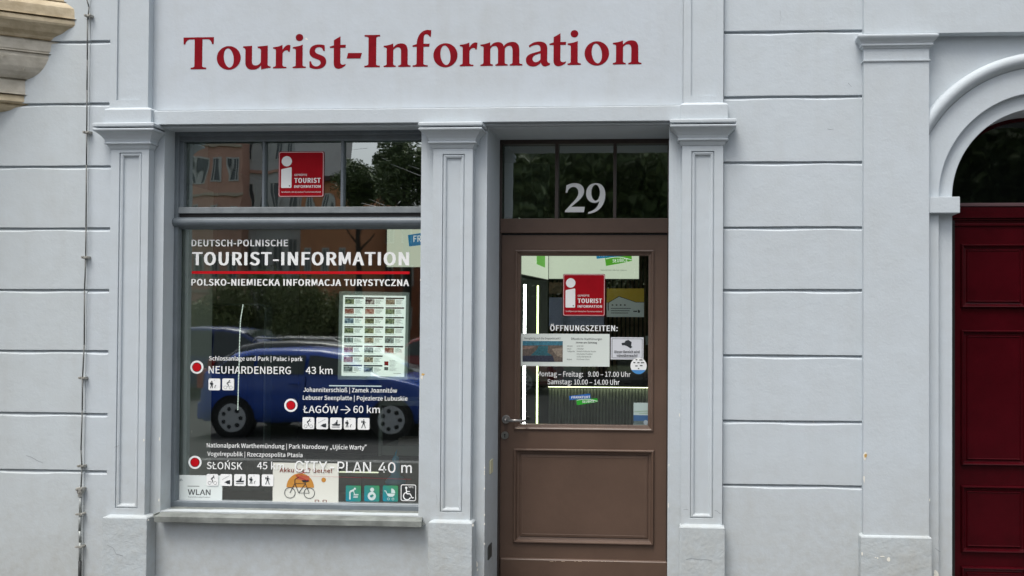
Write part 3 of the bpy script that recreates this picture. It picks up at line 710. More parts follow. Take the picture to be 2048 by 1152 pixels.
for a, b in ((161, 1028), (160, 1093)):
    x, z = P(a, b, -.02); c = MB().box(x-.02, x+.02, -.034, -.029, z-.005, z+.006).cyl((x-.015, -.038, z), (x-.015, 0, z), .0045, n=8).cyl((x+.013, -.038, z+.001), (x+.013, 0, z+.001), .008, n=8)
    obj('clip', c, CLIP, cab, bevel=.0008)

# ------------------------------------------------------------------ shop window
YF1 = .12; YG = .165
win = obj('shop_window', MB().nested((WX0-.01, WX1+.01, WZ0-.0, WZ1+.01), [(0, .2), (0, YF1+.01), (.0, YF1), (.030, YF1), (.034, YF1+.008), (.036, YF1+.04)], cap=False), FRAMEG, house, bevel=.002)
fb = MB()   # bottom rail and side stiles of the big pane
xg0, xg1, zg0, zg1 = RC(358, 458, 839, 1003.5, YG)
fx0, fx1 = WX0-.005, WX1+.005
zb0 = WZ0; zb1 = P(600, 1007, YF1+.02)[1]
obj('bottom_rail', MB().nested((fx0, fx1, zb0, zb1), [(0, .2), (0, YF1+.012), (.004, YF1+.008)]), FRAMEG, win, bevel=.003)
obj('bottom_bead', MB().box(xg0-.02, fx1, YF1+.02, YG-.002, zb1-.004, zg0+.001), mat('pale_bead', (.34, .37, .39), .45), win, bevel=.002)
zm1, zm0 = P(600, 433, YF1-.02)[1], P(600, 453, YF1-.02)[1]
rl = MB(); zc = (zm0+zm1)/2; hr = (zm1-zm0)/2
prof = [(YF1+.06, zc+hr*1.05)]+[(YF1+.012-.034*math.sin(math.pi*k/10), zc+hr*math.cos(math.pi*k/10)) for k in range(11)]+[(YF1+.03, zc-hr*1.3), (YF1+.06, zc-hr*1.3)]
k = len(prof); rl.v = [(fx0-.0, y, z) for y, z in prof]+[(fx1, y, z) for y, z in prof]; rl.f = [(i, i+1, k+i+1, k+i) for i in range(k-1)]+[tuple(range(k)), tuple(range(2*k-1, k-1, -1))]; rl.m = [0]*len(rl.f)
obj('transom_rail', rl, FRAMEG, win, smooth=False, bevel=.001)
obj('gap', MB().box(fx0+.01, fx1, YF1+.015, YF1+.05, zm1+.001, P(600, 426, YF1)[1]), BLACK, win)
ztb1, ztb0 = P(600, 414, YF1+.01)[1], P(600, 426.5, YF1+.01)[1]
obj('sash_rail', MB().box(fx0+.018, fx1, YF1+.006, YG+.02, ztb0, ztb1+.001), mat('light_grey_sash', (.24, .265, .275), .45, noise=.25, nscale=12), win, bevel=.004, seg=3)
zt1 = P(600, 283, YG-.02)[1]; zhead = WZ1+.01
xs0, xs1 = PXx(370, YG-.02, 350), PXx(839, YG-.02, 350)
obj('head_rail', MB().nested((fx0+.022, fx1, zt1, zhead), [(0, YF1+.02), (.006, YF1+.012)]), FRAMEG, win, bevel=.002)
obj('sash_stile', MB().box(fx0+.022, xs0, YF1+.013, YG, ztb1, zt1), FRAMEG, win, bevel=.003)
obj('sash_stile', MB().box(fx0+.004, xg0, YF1+.018, YG, zb1, zm0-.004), FRAMEG, win, bevel=.003)
for a, b in ((524.5, 529.5), (681.5, 687)):
    obj('mullion', MB().box(PXx(a, YG-.02, 350), PXx(b, YG-.02, 350), YF1+.022, YG+.015, ztb1-.002, zt1+.002), FRAMEG, win, bevel=.003)
for a, b in ((371, 525), (529, 682), (686, 842)):
    x0, x1 = PXx(a, YG, 350), PXx(b, YG, 350)
    obj('pane', MB().face([(x0-.008, YG, ztb1-.02), (x1+.008, YG, ztb1-.02), (x1+.008, YG, zt1+.01), (x0-.008, YG, zt1+.01)]), G_TOP, win, fix=False)
obj('pane', MB().face([(xg0-.01, YG, zg0-.01), (xg1+.012, YG, zg0-.01), (xg1+.012, YG, zm0+.0), (xg0-.01, YG, zm0+.0)]), G_WIN, win, fix=False)
cre = MB()
for a, b, c_, d, w_ in ((352,396,372,408,1.1),(355,385,380,384,.7),(372,406,380,398,.8),(782,328,842,352,1.0),(762,315,775,321,.8),(722,406,752,413,1.1),(738,398,770,411,.7),(795,408,801,402,1.2),(352,300,388,290,.5),(700,300,735,296,.6),(816,330,838,338,.7)):
    a, c_ = max(a, 373), max(c_, 376)
    x0, z0 = P(a, b, YG-.001); x1, z1 = P(c_, d, YG-.001); e = w_*.0014
    cre.face([(x0, YG-.001, z0-e*.3), (x1, YG-.001, z1-e), (x1, YG-.001, z1+e), (x0, YG-.001, z0+e*.3)])
obj('film_crease', cre, mat('film_crease', (.45, .47, .46), .5), win, fix=False)
# zinc sill
xs0_, xs1_ = PXx(309, -.055, 1040), PXx(843, -.055, 1040)
zs1, zs0 = P(575, 1037, -.055)[1], P(575, 1049.5, -.055)[1]
sl_ = MB(); NS = 24; rows = []
for i in range(NS+1):
    u = i/NS; x = xs0_+(xs1_-xs0_)*u; wob = .0015*math.sin(u*17)+.001*math.sin(u*41+1)
    xb_ = max(min(x, WX1-.001), WX0+.001)
    rows.append([(xb_, YF1+.005, WZ0+.004), (xb_, 0, zs1+(WZ0+.004-zs1)*.32+wob), (x, -.053, zs1+wob*.6), (x, -.057, zs1-.003), (x, -.057+wob, zs0+.002), (x, -.052, zs0), (x, YW+.002, zs0+.006)])
k = len(rows[0])
for r in rows: sl_.v += r
for i in range(NS):
    for j in range(k-1): sl_.f.append((i*k+j, i*k+j+1, (i+1)*k+j+1, (i+1)*k+j))
sl_.f += [tuple(range(k)), tuple(range(NS*k+k-1, NS*k-1, -1))]; sl_.m = [0]*len(sl_.f)
obj('window_sill', sl_, ZINC, win)
obj('sill_upstand', MB().box(xs0_-.001, WX0+.002, -.052, .0, zs1-.012, zs1+.012), ZINC, win, bevel=.002)

# ------------------------------------------------------------------ brown entrance door
YL = .375; YGD = .405
door = obj('entrance_door', MB().nested((DX0-.01, DX1+.01, -.01, DZ1+.0), [(0, .46), (0, .362), (.012, .36), (.022, .36), (.024, .372)], cap=False), BROWND, house, bevel=.001)
def drc(a, b, c, d, Y): return RC(a, b, c, d, Y)
xdl, xdr = DX0+.008, DX1-.006
z470, z463, z437 = P(1170, 470, YL)[1], P(1170, 466, YL-.01)[1], P(1170, 437, YL-.01)[1]
obj('transom_bar', MB().box(xdl, xdr, YL-.02, YL+.03, z463, z437), BROWN, door, bevel=.003)
obj('gap', MB().box(xdl, xdr, YL-.002, YL+.02, z470, z463-.0005), BLACK, door)
obj('head_bar', MB().box(xdl, xdr, YL-.01, YL+.03, P(1170, 288, YL)[1], DZ1), BROWND, door, bevel=.002)
zt0, ztt = z437, P(1170, 288, YL)[1]
for a, b in ((1110, 1116.5), (1226.5, 1232.5)):
    obj('mullion', MB().box(PXx(a, YL, 360), PXx(b, YL, 360), YL-.004, YGD, zt0+.0005, ztt-.0005), BROWND if a < 0 else mat('mullion_brown', (.06, .045, .038), .5), door, bevel=.002)
for a, b in ((998, 1112), (1114, 1229), (1230, 1340)):
    x0, x1 = PXx(a, YGD-.005, 360), PXx(b, YGD-.005, 360)
    obj('transom_pane', MB().face([(x0, YGD-.005, zt0-.003), (x1, YGD-.005, zt0-.003), (x1, YGD-.005, ztt+.003), (x0, YGD-.005, ztt+.003)]), G_DTOP, door, fix=False)
obj('digit', MB().face([(0,0,0),(0,0,0),(0,0,0)]), VWHITE) if False else None
for ch, a, b in (('2', 1130, 1169.5), ('9', 1172, 1210.5)):
    glyph('digit', ch, a, b, 424.5, 57.5, YGD-.006, mat('silver_vinyl', (.88, .89, .88), .5), door, .001)
# leaf around the glass
gx0, gx1, gz0, gz1 = RC(1041, 507, 1298, 853, YGD)
lx0, lx1 = xdl, xdr; lz0, lz1 = P(1170, 1150, YL)[1]-.3, z470-.0005
mo = RC(1029, 500, 1307.5, 861, YL)
lf = MB()
def plate(m, R0, holes, y, yb):
    """front plate of rectangle R0 with stacked rectangular holes sharing no columns"""
    x0, x1, z0, z1 = R0; hs_ = sorted(holes, key=lambda h: h[2]); z = z0
    for h in hs_:
        m.face([(x0, y, z), (x1, y, z), (x1, y, h[2]), (x0, y, h[2])])
        m.face([(x0, y, h[2]), (h[0], y, h[2]), (h[0], y, h[3]), (x0, y, h[3])]); m.face([(h[1], y, h[2]), (x1, y, h[2]), (x1, y, h[3]), (h[1], y, h[3])]); z = h[3]
    m.face([(x0, y, z), (x1, y, z), (x1, y, z1), (x0, y, z1)])
    for a, b in (((x0, z0), (x1, z0)), ((x1, z0), (x1, z1)), ((x1, z1), (x0, z1)), ((x0, z1), (x0, z0))):
        m.face([(a[0], y, a[1]), (a[0], yb, a[1]), (b[0], yb, b[1]), (b[0], y, b[1])])
lp = RC(1027, 898, 1308, 1088, YL)
plate(lf, (lx0, lx1, .01, lz1), [mo, lp], YL, YL+.05)
leaf = obj('door_leaf', lf, BROWN, door)
ins = gx0-mo[0]
obj('glazing_bead', MB().nested(mo, [(0, YL), (.001, YL-.008), (.008, YL-.010), (.014, YL-.006), (.020, YL+.002), (.027, YL+.004), (.0335, YL+.006), (.034, YGD)], cap=False), BROWN, door, bevel=.0008)
obj('door_glass', MB().face([(mo[0]+.02, YGD, mo[2]+.02), (mo[1]-.02, YGD, mo[2]+.02), (mo[1]-.02, YGD, mo[3]-.02), (mo[0]+.02, YGD, mo[3]-.02)]), G_DOOR, door, fix=False)
obj('lower_panel', MB().nested(lp, [(0, YL), (.001, YL-.010), (.006, YL-.016), (.013, YL-.015), (.019, YL-.004), (.021, YL+.006), (.034, YL+.010), (.037, YL+.012), (.038, YL+.006), (.052, YL+.004), (.055, YL+.005)]), BROWN, door, bevel=.0008)
zk = P(1170, 1121, YL-.02)[1]
kb = MB().zloft(PXx(1001, YL-.018, 1130), lx1-.001, YL-.018, YL-.0005, [(.015, 0), (zk-.004, 0), (zk, -.004), (zk+.004, -.015)], side=(0, 0))
obj('kick_board', kb, BROWN, door, bevel=.002)
# handle
hx, hz = P(1010.5, 839.5, YL-.03); h = MB()
h.cyl((hx, YL-.009, hz), (hx, YL-.0005, hz), .0255, n=28)
ros = obj('handle', h, STEEL, door, bevel=.002, seg=3)
tp = [(hx, YL-.005, hz), (hx, YL-.05, hz), (hx+.012, YL-.058, hz), (hx+.106, YL-.058, hz-.002), (hx+.114, YL-.052, hz-.003), (hx+.117, YL-.03, hz-.004)]
obj('lever', MB().tube(tp, .0095, 14), STEEL, ros, smooth=True)
kx, kz = P(1010, 870.5, YL)
esc = obj('lock_plate', MB().cyl((kx, YL-.008, kz), (kx, YL-.0005, kz), .0235, n=28), mat('aged_nickel', (.25, .245, .22), .45, metal=.8, noise=.2, nscale=40), door, bevel=.002, seg=3)
obj('keyhole', MB().cyl((kx, YL-.0095, kz+.005), (kx, YL-.0085, kz+.005), .005, n=14).box(kx-.0022, kx+.0022, YL-.0095, YL-.0085, kz-.012, kz+.002), BLACK, esc)
# worn edge scratches on the kick board
sc_ = MB()
for i in range(9):
    a = random.uniform(1090, 1230); x, z = P(a, 1121.5, YL-.018); l = random.uniform(.004, .025)
    sc_.box(x, x+l, YL-.0195, YL-.0185, z-.0045, z-.0045+random.uniform(.001, .0022))
x, z = P(1033, 857, YL-.01); sc_.box(x, x+.055, YL-.0112, YL-.0102, z-.001, z+.0025)
obj('chipped_edge', sc_, mat('bare_wood', (.55, .42, .30), .7), door)
# doorstep
obj('doorstep', MB().box(DX0, DX1, YW, .5, -.12, .008), PAVE, house)

# reveal fittings
x, z = P(985, 932, .17)
lb = MB().box(DX0+.0005, DX0+.007, .13, .20, P(985, 946, .17)[1], P(985, 919, .17)[1])
tag(obj('door_contact', lb, mat('yellowed_plastic', (.72, .70, .48), .5), bevel=.002), 'small cream plastic strip on the left reveal of the brown door', 'plastic strip')
vb = MB().box(DX0+.0005, DX0+.006, .10, .19, P(980, 1116, .15)[1], P(980, 1088, .15)[1])
vt = tag(obj('vent_plate', vb, mat('charcoal_metal', (.06, .065, .062), .5), bevel=.002), 'small dark square plate low on the left reveal of the brown door', 'vent plate')

# paint chips and damage on edges (real loose flakes, slightly proud)
CHIPW = mat('bare_plaster', (.80, .78, .70), .9); CHIPO = mat('ochre_filler', (.62, .40, .13), .9, noise=.5, nscale=80)
def chip(px, py, w_, h_, Y, m, seed):
    r = random.Random(seed); x, z = P(px, py, Y); pts = []
    for k in range(9):
        t = 2*math.pi*k/9; rr = r.uniform(.6, 1.1); pts.append((x+w_*rr*math.cos(t)*(DIST/F), Y-.001, z+h_*rr*math.sin(t)*(DIST/F)))
    o = obj('paint_chip', MB().face(pts), m, house, fix=False); return o
chip(1730, 912, 4.5, 9, YP, CHIPW, 1); chip(1731, 911, 2.6, 5, YP-.001, CHIPO, 2); chip(1728, 958, 2, 8, YP, CHIPW, 3)
for i, (a, b, c_, d) in enumerate(((1765, 1113, 5, 1.6), (1777, 1119, 4, 5), (1755, 1116, 2, 2), (1724, 1108, 2, 4), (1751, 1115, 2, 1.2))): chip(a, b, c_, d, -.062, CHIPW, 10+i)
chip(1872, 1150, 5, 9, -.002, CHIPW, 20); chip(1870, 1144, 2.5, 5, -.003, CHIPW, 21)
chip(954, 1128, 2, 7, YW, CHIPW, 22); chip(955, 1140, 1.6, 3.5, YW, CHIPW, 23)
chip(846, 749, 4, 3, YW, CHIPO, 24); chip(844, 755, 2.5, 5, YW, CHIPW, 25)
for i, b in enumerate((935, 943, 948, 977, 1030, 1048, 1088)): chip(969, b, 1.5, 2.5, YW, CHIPW, 30+i)
for i_, (a, b, w_, h_, Y_) in enumerate(((288, 880, 1.4, 3, -.035), (319, 878, 1.3, 5, 0), (318, 1000, 1.2, 4, 0), (297, 1040, 2.5, 1.2, -.07), (946, 1050, 1.5, 3, -.07), (1359, 830, 1.2, 4, 0), (1337, 1010, 1.2, 6, 0), (1338, 930, 1, 3, 0), (1859, 1000, 1, 3, YP), (966, 700, 1, 3, YW), (841, 560, 1, 3, YW))): chip(a, b, w_, h_, Y_, CHIPW, 60+i_)
CRK = mat('crack_dark', (.20, .22, .24), .9)
for pts_, Y_ in (([(1696,166),(1699,169),(1703,174)], 0), ([(1367,1019),(1372,1018.5),(1376,1019.5)], -.035), ([(1429,1021),(1434,1022),(1438,1026),(1441,1027)], -.035), ([(1372,1119),(1384,1117),(1400,1120),(1412,1119),(1424,1122)], -.07),
                 ([(228,894.5),(233,893),(238,891)], -.035), ([(52,911),(62,914),(74,921),(86,926)], 0), ([(1870,1096),(1876,1101),(1881,1104)], 0), ([(872,1010),(874,1000),(873,990)], -.035), ([(1560,20),(1562,34),(1559,48)], 0), ([(1655,258),(1661,259),(1667,258)], 0), ([(214,1090),(226,1096),(232,1108),(246,1112)], -.07)):
    ck = MB()
    for (a, b), (c_, d) in zip(pts_, pts_[1:]):
        x0, z0 = P(a, b, Y_-.0006); x1, z1 = P(c_, d, Y_-.0006); e = random.uniform(.0006, .0011)
        ck.face([(x0, Y_-.0006, z0-e), (x1, Y_-.0006, z1-e), (x1+e, Y_-.0006, z1+e), (x0+e, Y_-.0006, z0+e)])
    obj('hairline_crack', ck, CRK, house, fix=False)
# small brown bracket tip peeping in at the lower wall edge
x, z = P(402, 1152, -.01)
# ------------------------------------------------------------------ interior
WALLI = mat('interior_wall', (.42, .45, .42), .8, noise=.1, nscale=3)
XI0, XI1 = WX0-.02, .25
def room(name, x0, x1, y0, y1, z0, z1, m, skip=()):
    return obj(name, MB().box(x0, x1, y0, y1, z0, z1), m, house)
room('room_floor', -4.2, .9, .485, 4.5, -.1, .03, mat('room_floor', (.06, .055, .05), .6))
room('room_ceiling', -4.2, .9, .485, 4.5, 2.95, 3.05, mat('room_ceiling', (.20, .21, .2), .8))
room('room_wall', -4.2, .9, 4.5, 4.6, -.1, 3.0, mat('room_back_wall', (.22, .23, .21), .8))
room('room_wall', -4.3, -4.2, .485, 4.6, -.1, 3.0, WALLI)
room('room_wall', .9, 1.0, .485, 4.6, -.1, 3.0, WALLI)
# pale inner reveal seen at the left of the big pane
PALE = mat('pale_reveal', (.74, .80, .74), .8)
obj('inner_reveal', MB().box(WX0-.30, WX0+.045, .20, .47, WZ0, WZ1-.3), PALE, house)
def label_lamp(name, mbx, col, st, label, cat): return tag(obj(name, mbx, mat(name+'_m', (.1, .1, .1), .5, emit=col, estr=st)), label, cat)

# info totem with black screen
YT = .75
t0 = empty('info_totem', (PXx(462, YT), YT+.05, 0), 'tall black touch screen totem with rounded corners behind the shop window', 'screen')
x0, x1, z0, z1 = RC(394, 607, 531, 890, YT)
def rounded(x0, x1, z0, z1, r, y0, y1, k=6):
    m = MB(); pts = []
    for cx, cz_, a in ((x1-r, z1-r, 0), (x0+r, z1-r, 90), (x0+r, z0+r, 180), (x1-r, z0+r, 270)):
        for i in range(k+1):
            t = R_(a+90*i/k); pts.append((cx+r*math.cos(t), cz_+r*math.sin(t)))
    n_ = len(pts); m.v = [(x, y0, z) for x, z in pts]+[(x, y1, z) for x, z in pts]
    m.f = [tuple(range(n_))]+[tuple(range(2*n_-1, n_-1, -1))]+[(i, n_+i, n_+(i+1) % n_, (i+1) % n_) for i in range(n_)]; m.m = [0]*len(m.f); return m
obj('housing', rounded(x0, x1, .3, z1, .04, YT, YT+.09), mat('totem_grey', (.12, .15, .14), .4), t0, bevel=.003)
obj('screen', rounded(x0+.035, x1-.012, .45, z1-.012, .035, YT-.004, YT-.001), mat('screen_black', (.006, .007, .008), .08, coat=.5), t0)
obj('stand', MB().box(x0-.05, x1+.05, YT-.1, YT+.3, .03, .3), mat('totem_grey', (.1, .1, .1)), t0, bevel=.01)
xa_, xb_, za_, zb_ = RC(400, 611, 426, 619, YT-.006)
obj('label_plate', MB().box(xa_, xb_, YT-.008, YT-.0045, za_, zb_), mat('label_grey', (.30, .34, .31), .6), t0)

# bead light cord, gently bent
cord = [(486, 610), (484, 622), (481, 640), (480, 660), (479, 690), (478.5, 720), (477, 760), (476, 800), (475.5, 822)]
led = MB(); YC = .45; pts = [(P(a, b, YC)[0], YC, P(a, b, YC)[1]) for a, b in cord]
beads = MB()
for (p, q_) in zip(pts, pts[1:]):
    p, q_ = Vector(p), Vector(q_); nn = max(1, int((p-q_).length/.009))
    for i in range(nn):
        c_ = p.lerp(q_, i/nn); beads.cyl(c_+Vector((0, 0, .003)), c_-Vector((0, 0, .003)), .0030, n=6)
label_lamp('beaded_lamp', beads, (.85, 1, .9), .9, 'thin beaded white light cord hanging in front of the black totem', 'light cord')

# lit boxes with the twin town logo
LBM = mat('lit_acrylic', (.25, .28, .22), .5, emit=(.74, .83, .66), estr=.50)
LBW = mat('lightbox_case', (.10, .11, .1), .6)
BLUE = mat('logo_blue', (.01, .16, .36), .5, emit=(.01, .20, .40), estr=.5); GREEN = mat('logo_green', (.10, .40, .03), .5, emit=(.10, .40, .03), estr=.5)
WEM = mat('logo_white', (.8, .8, .8), .5, emit=(.8, .85, .8), estr=.5)
def logo(parent, rect, y, mats=None, sub=True):
    """blue and green overlapping slanted bars with the two town names"""
    B, G, W = mats or (BLUE, GREEN, WEM)
    f = Flat(y, rect); f.poly([(.0, .22), (.34, .12), (.73, .0), (.76, .42), (.36, .50), (.02, .58)]); obj('blue_bar', f, B, parent, fix=False)
    f = Flat(y-.001, rect); f.poly([(.25, .52), (.60, .44), (.99, .40), (1.0, .70), (.70, .84), (.28, 1.0)]); obj('green_bar', f, G, parent, fix=False)
    x0, x1, z0, z1 = rect; W_, H_ = x1-x0, z1-z0
    t = MB(); put_text(t, 'FRANKFURT', x0+W_*.09, x0+W_*.74, z1-H_*.44, H_*.20, y-.002, .02, slope=H_*.05)
    put_text(t, 'SŁUBICE', x0+W_*.46, x0+W_*.88, z1-H_*.80, H_*.20, y-.002, .02, slope=H_*.06)
    obj('logo_text', t, W, parent, fix=False)
    a = Flat(y-.0015, rect); cv_ = [(.27+.72*i/10, .62-.20*math.sin(math.pi*(.15+.8*i/10))+.06) for i in range(11)]
    a.stroke(cv_, .035); obj('logo_arc', a, W, parent, fix=False)
def lightbox(name, corners, depth, label, logo_rect=None, text=None):
    """corners: (x,y) left and right on plan, z0, z1"""
    (ax, ay), (bx, by), z0, z1 = corners
    t = empty(name, ((ax+bx)/2, (ay+by)/2, z0), label, 'light box', 'light boxes inside the shop')
    d = Vector((bx-ax, by-ay, 0)).normalized(); nrm = Vector((-d.y, d.x, 0))
    A, B = Vector((ax, ay, 0)), Vector((bx, by, 0)); ca = MB()
    def q(p, o, z): v = p+nrm*o; return (v.x, v.y, z)
    A2, B2 = A-d*.006, B+d*.006
    V = [q(A2, .004, z0-.006), q(B2, .004, z0-.006), q(B2, .1, z0-.006), q(A2, .1, z0-.006), q(A2, .004, z1+.006), q(B2, .004, z1+.006), q(B2, .1, z1+.006), q(A2, .1, z1+.006)]
    ca.add(V, [(0,3,2,1),(4,5,6,7),(0,1,5,4),(1,2,6,5),(2,3,7,6),(3,0,4,7)]); obj('case', ca, LBW, t)
    obj('lit_face', MB().face([q(A, 0, z0), q(B, 0, z0), q(B, 0, z1), q(A, 0, z1)]), LBM, t, fix=False)
    return t
YB = 2.3
x0, x1, z0, z1 = RC(1098, 440, 1278, 557.5, YB)
lb1 = lightbox('light_box', ((x0, YB), (x1, YB), z0, z1), .1, 'wide lit pale box with town logo seen at the top of the brown door glass')
logo(lb1, RC(1192, 498, 1264, 532, YB), YB-.003)
t = MB(); px_text(t, 'Tourist-Information | Informacja Turystyczna', 1201, 1253, 541.5, 2.6, YB-.004, 0); obj('small_print', t, INK, lb1, fix=False)
xA, zA = P(1037, 559, 1.55); xB, zB = P(1097, 564, 2.25)
lb2 = lightbox('light_box', ((P(1037, 540, 1.35)[0], 1.35), (P(1096.5, 540, 2.25)[0], 2.25), zB+.02, zB+.42), .1, 'angled lit pale box seen in the upper left corner of the brown door glass')
dd = (Vector((P(1096.5, 540, 2.25)[0], 2.25, 0))-Vector((P(1037, 540, 1.35)[0], 1.35, 0)))
pA_ = Vector((P(1037, 540, 1.35)[0], 1.35, 0)); nn_ = Vector((-dd.y, dd.x, 0)).normalized()
for (u0, u1, v0, v1, m_, nm) in ((.50, .86, .24, .34, BLUE, 'blue_bar'), (.56, .86, .12, .22, GREEN, 'green_bar')):
    a = pA_+dd*u0-nn_*.004; b = pA_+dd*u1-nn_*.004
    obj(nm, MB().face([(a.x, a.y, zB+v0), (b.x, b.y, zB+v0-.01), (b.x, b.y, zB+v1-.01), (a.x, a.y, zB+v1)]), m_, lb2, fix=False)
YB2 = 1.6
x0, x1, z0, z1 = RC(774, 440, 935, 534, YB2)
lb3 = lightbox('light_box', ((x0, YB2), (x1, YB2), z0, z1), .1, 'lit pale box with town logo behind upper right corner of the big shop pane')
logo(lb3, RC(816, 456, 940, 520, YB2), YB2-.003)

# led strips and counter behind the door
YS = 1.1
def vled(px, y0, y1, Y, w_, col, st, lab):
    x0, z1 = P(px-w_/2, y0, Y); x1, z0 = P(px+w_/2, y1, Y)
    return label_lamp('led_strip', MB().box(x0, x1, Y-.006, Y, z0, z1), col, st, lab, 'led strip')
MATS.pop('led_strip_m', None); o = vled(1049, 569, 858, .62, 2.5, (.95, 1, .95), 14, 'thick bright white vertical led strip behind the door glass, leftmost'); o['group'] = 'vertical led strips behind the door'
MATS.pop('led_strip_m', None); o = vled(1075, 571, 850, .9, 1.6, (.80, 1, .42), 2.6, 'thin yellow green vertical led strip right of the thick white one'); o['group'] = 'vertical led strips behind the door'
MATS.pop('led_strip_m', None)
YK = 2.4
x0, x1, z0, z1 = RC(1096, 775.5, 1330, 1010, YK)
ctr = empty('counter', ((x0+x1)/2, YK+.3, .03), 'reception counter with dark fluted front behind the brown door glass', 'counter')
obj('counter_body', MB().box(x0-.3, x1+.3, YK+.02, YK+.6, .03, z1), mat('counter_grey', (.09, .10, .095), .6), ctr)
FL = mat('fluted_grey', (.24, .27, .25), .5, noise=.15, nscale=20)
xx = x0; i = 0; flm = None
while xx < x1:
    if flm is None:
        m = MB().cyl((xx+.011, YK+.018, .05), (xx+.011, YK+.018, z1-.01), .0125, n=8); flm = obj('flute', m, FL, ctr, smooth=True)
    else:
        c = flm.copy(); COL.objects.link(c); c.location.x = flm.location.x+.027*i
    xx += .027; i += 1
obj('counter_top', MB().box(x0-.32, x1+.32, YK-.03, YK+.63, z1+.012, z1+.045), mat('counter_top', (.07, .075, .075), .3), ctr, bevel=.003)
label = obj('light_strip', MB().box(x0, x1, YK-.012, YK-.004, z1+.001, z1+.007), mat('counter_led', (.1, .1, .1), emit=(.95, 1, .62), estr=2.4), ctr)
x0, x1, z0, z1 = RC(1036, 470, 1095, 1000, 2.5)
tag(obj('partition', MB().box(x0-.3, x1, 2.5, 2.56, .03, 2.9), mat('partition_grey', (.33, .37, .33), .6, noise=.1, nscale=3)), 'smooth grey green partition behind the vertical led strips of the door', 'partition')
# slatted wall panel
YSL = 3.2
x0, x1, z0, z1 = RC(1098, 555, 1299, 700, YSL)
sw = empty('slatted_panel', ((x0+x1)/2, YSL, z0), 'dark brown vertical slatted wall panel deep behind the door glass', 'wall panel')
obj('back_board', MB().box(x0-.1, x1+.3, YSL+.02, YSL+.06, z0-.4, z1+.2), mat('slat_back', (.05, .04, .035), .8), sw)
SLM = mat('walnut_slat', (.26, .17, .12), .6, noise=.3, nscale=9); first = None; i = 0; xx = x0
while xx < x1+.25:
    if first is None: first = obj('slat', MB().box(xx, xx+.024, YSL, YSL+.019, z0-.4, z1+.2), SLM, sw)
    else:
        c = first.copy(); COL.objects.link(c); c.location.x = first.location.x+.04*i
    xx += .04; i += 1
# room ceiling lamp that lights the interior (lit lamps are visible inside)
def flatthing(name, rect, y, th, m, label, cat, group=None, parts=True):
    x0, x1, z0, z1 = rect; t = empty(name, ((x0+x1)/2, y, z0), label, cat, group)
    obj('sheet', MB().box(x0, x1, y, y+th, z0, z1), m, t); return t
# poster: yellow with white ridge
r = RC(1213, 577, 1288, 634, .43)
yp = flatthing('poster', r, .43, .004, mat('poster_pale', (.70, .76, .74), .6), 'yellow and white poster with a house roof outline behind the door glass', 'poster')
f = Flat(.429, r); f.poly([(0, 0), (1, 0), (1, .47), (.78, .47), (.33, .27), (.06, .50), (0, .50)]); obj('yellow_field', f, mat('poster_yellow', (.55, .38, .03), .6), yp, fix=False)
f = Flat(.4285, r); f.stroke([(.05, .78), (.05, .50), (.33, .28), (.79, .48), (1, .48)], .018)
for k_, (a, b) in enumerate(((.12, .65), (.12, .62), (.12, .58))): f.stroke([(a, .70+.08*k_), (b, .70+.08*k_)], .02)
f.stroke([(.72, .80), (.82, .80)], .04); f.poly([(.84, .74), (.90, .78), (.88, .86), (.84, .84)])
for k_ in range(4): f.disc(.16+.11*k_, .58, .025)
obj('print', f, INK, yp, fix=False)
r = RC(1098, 595, 1208, 652, 1.6)
flatthing('blue_board', r, 1.6, .02, mat('dusty_blue', (.28, .31, .50), .6), 'dusty blue board behind the red sticker of the brown door', 'board')
r = RC(1098, 565, 1126, 588, 1.8)
flatthing('brown_picture', r, 1.8, .02, mat('brown_pic', (.20, .12, .07), .6, noise=.6, nscale=20), 'small brown picture board below the wide lit box, left of the red door sticker', 'picture')
r = RC(1112, 735, 1162, 775, 1.9)
flatthing('monitor', RC(1112, 733, 1162, 766, 2.2), 2.2, .03, mat('monitor_grey', (.15, .17, .22), .4), 'dim grey monitor standing on the counter behind the Montag lettering', 'monitor')
flatthing('wall_switch', RC(1291, 672, 1300, 690, 1.0), 1.0, .01, mat('switch_grey', (.35, .38, .38), .5), 'small pale switch on the inner wall at the right edge of the door glass', 'switch')
# chrome bottles / brochure stand behind the lettering
st = empty('brochure_stand', (PXx(1245, 2), 2.1, .9), 'small dark brochure stand on the counter behind the camera sticker', 'brochure stand')
s2 = MB()
for i, (a, b, c_, d) in enumerate(((1235, 700, 1262, 765), (1262, 720, 1285, 768), (1225, 745, 1236, 768))): 
    x0, x1, z0, z1 = RC(a, b, c_, d, 2.2); s2.box(x0, x1, 2.2+.01*i, 2.23+.01*i, z0, z1)
obj('rack', s2, mat('rack_dark', (.05, .055, .06), .4), st)

# display cabinet, right of the window room
YC2 = 1.0
CABM = mat('cabinet_grey', (.26, .30, .28), .5)
c0 = empty('display_cabinet', (PXx(800, YC2), YC2, 0), 'pale grey framed display cabinet at the lower right behind the shop pane', 'cabinet')
for nm, (a, b, c_, d) in (('post', (757, 790, 763, 912)), ('shelf', (763, 893, 900, 912)), ('shelf', (763, 802, 900, 812)), ('post', (843, 812, 849, 893))):
    x0, x1, z0, z1 = RC(a, b, c_, d, YC2); obj(nm, MB().box(x0, x1, YC2, YC2+.3 if nm == 'shelf' else YC2+.03, z0, z1), CABM, c0, bevel=.002)
x0, x1, z0, z1 = RC(798, 876, 838, 893, YC2+.1); tag(obj('grey_box', MB().box(x0, x1, YC2+.08, YC2+.2, z0+.003, z1), mat('grey_box', (.28, .26, .24), .7), bevel=.004), 'small taupe box standing in the display cabinet', 'box')
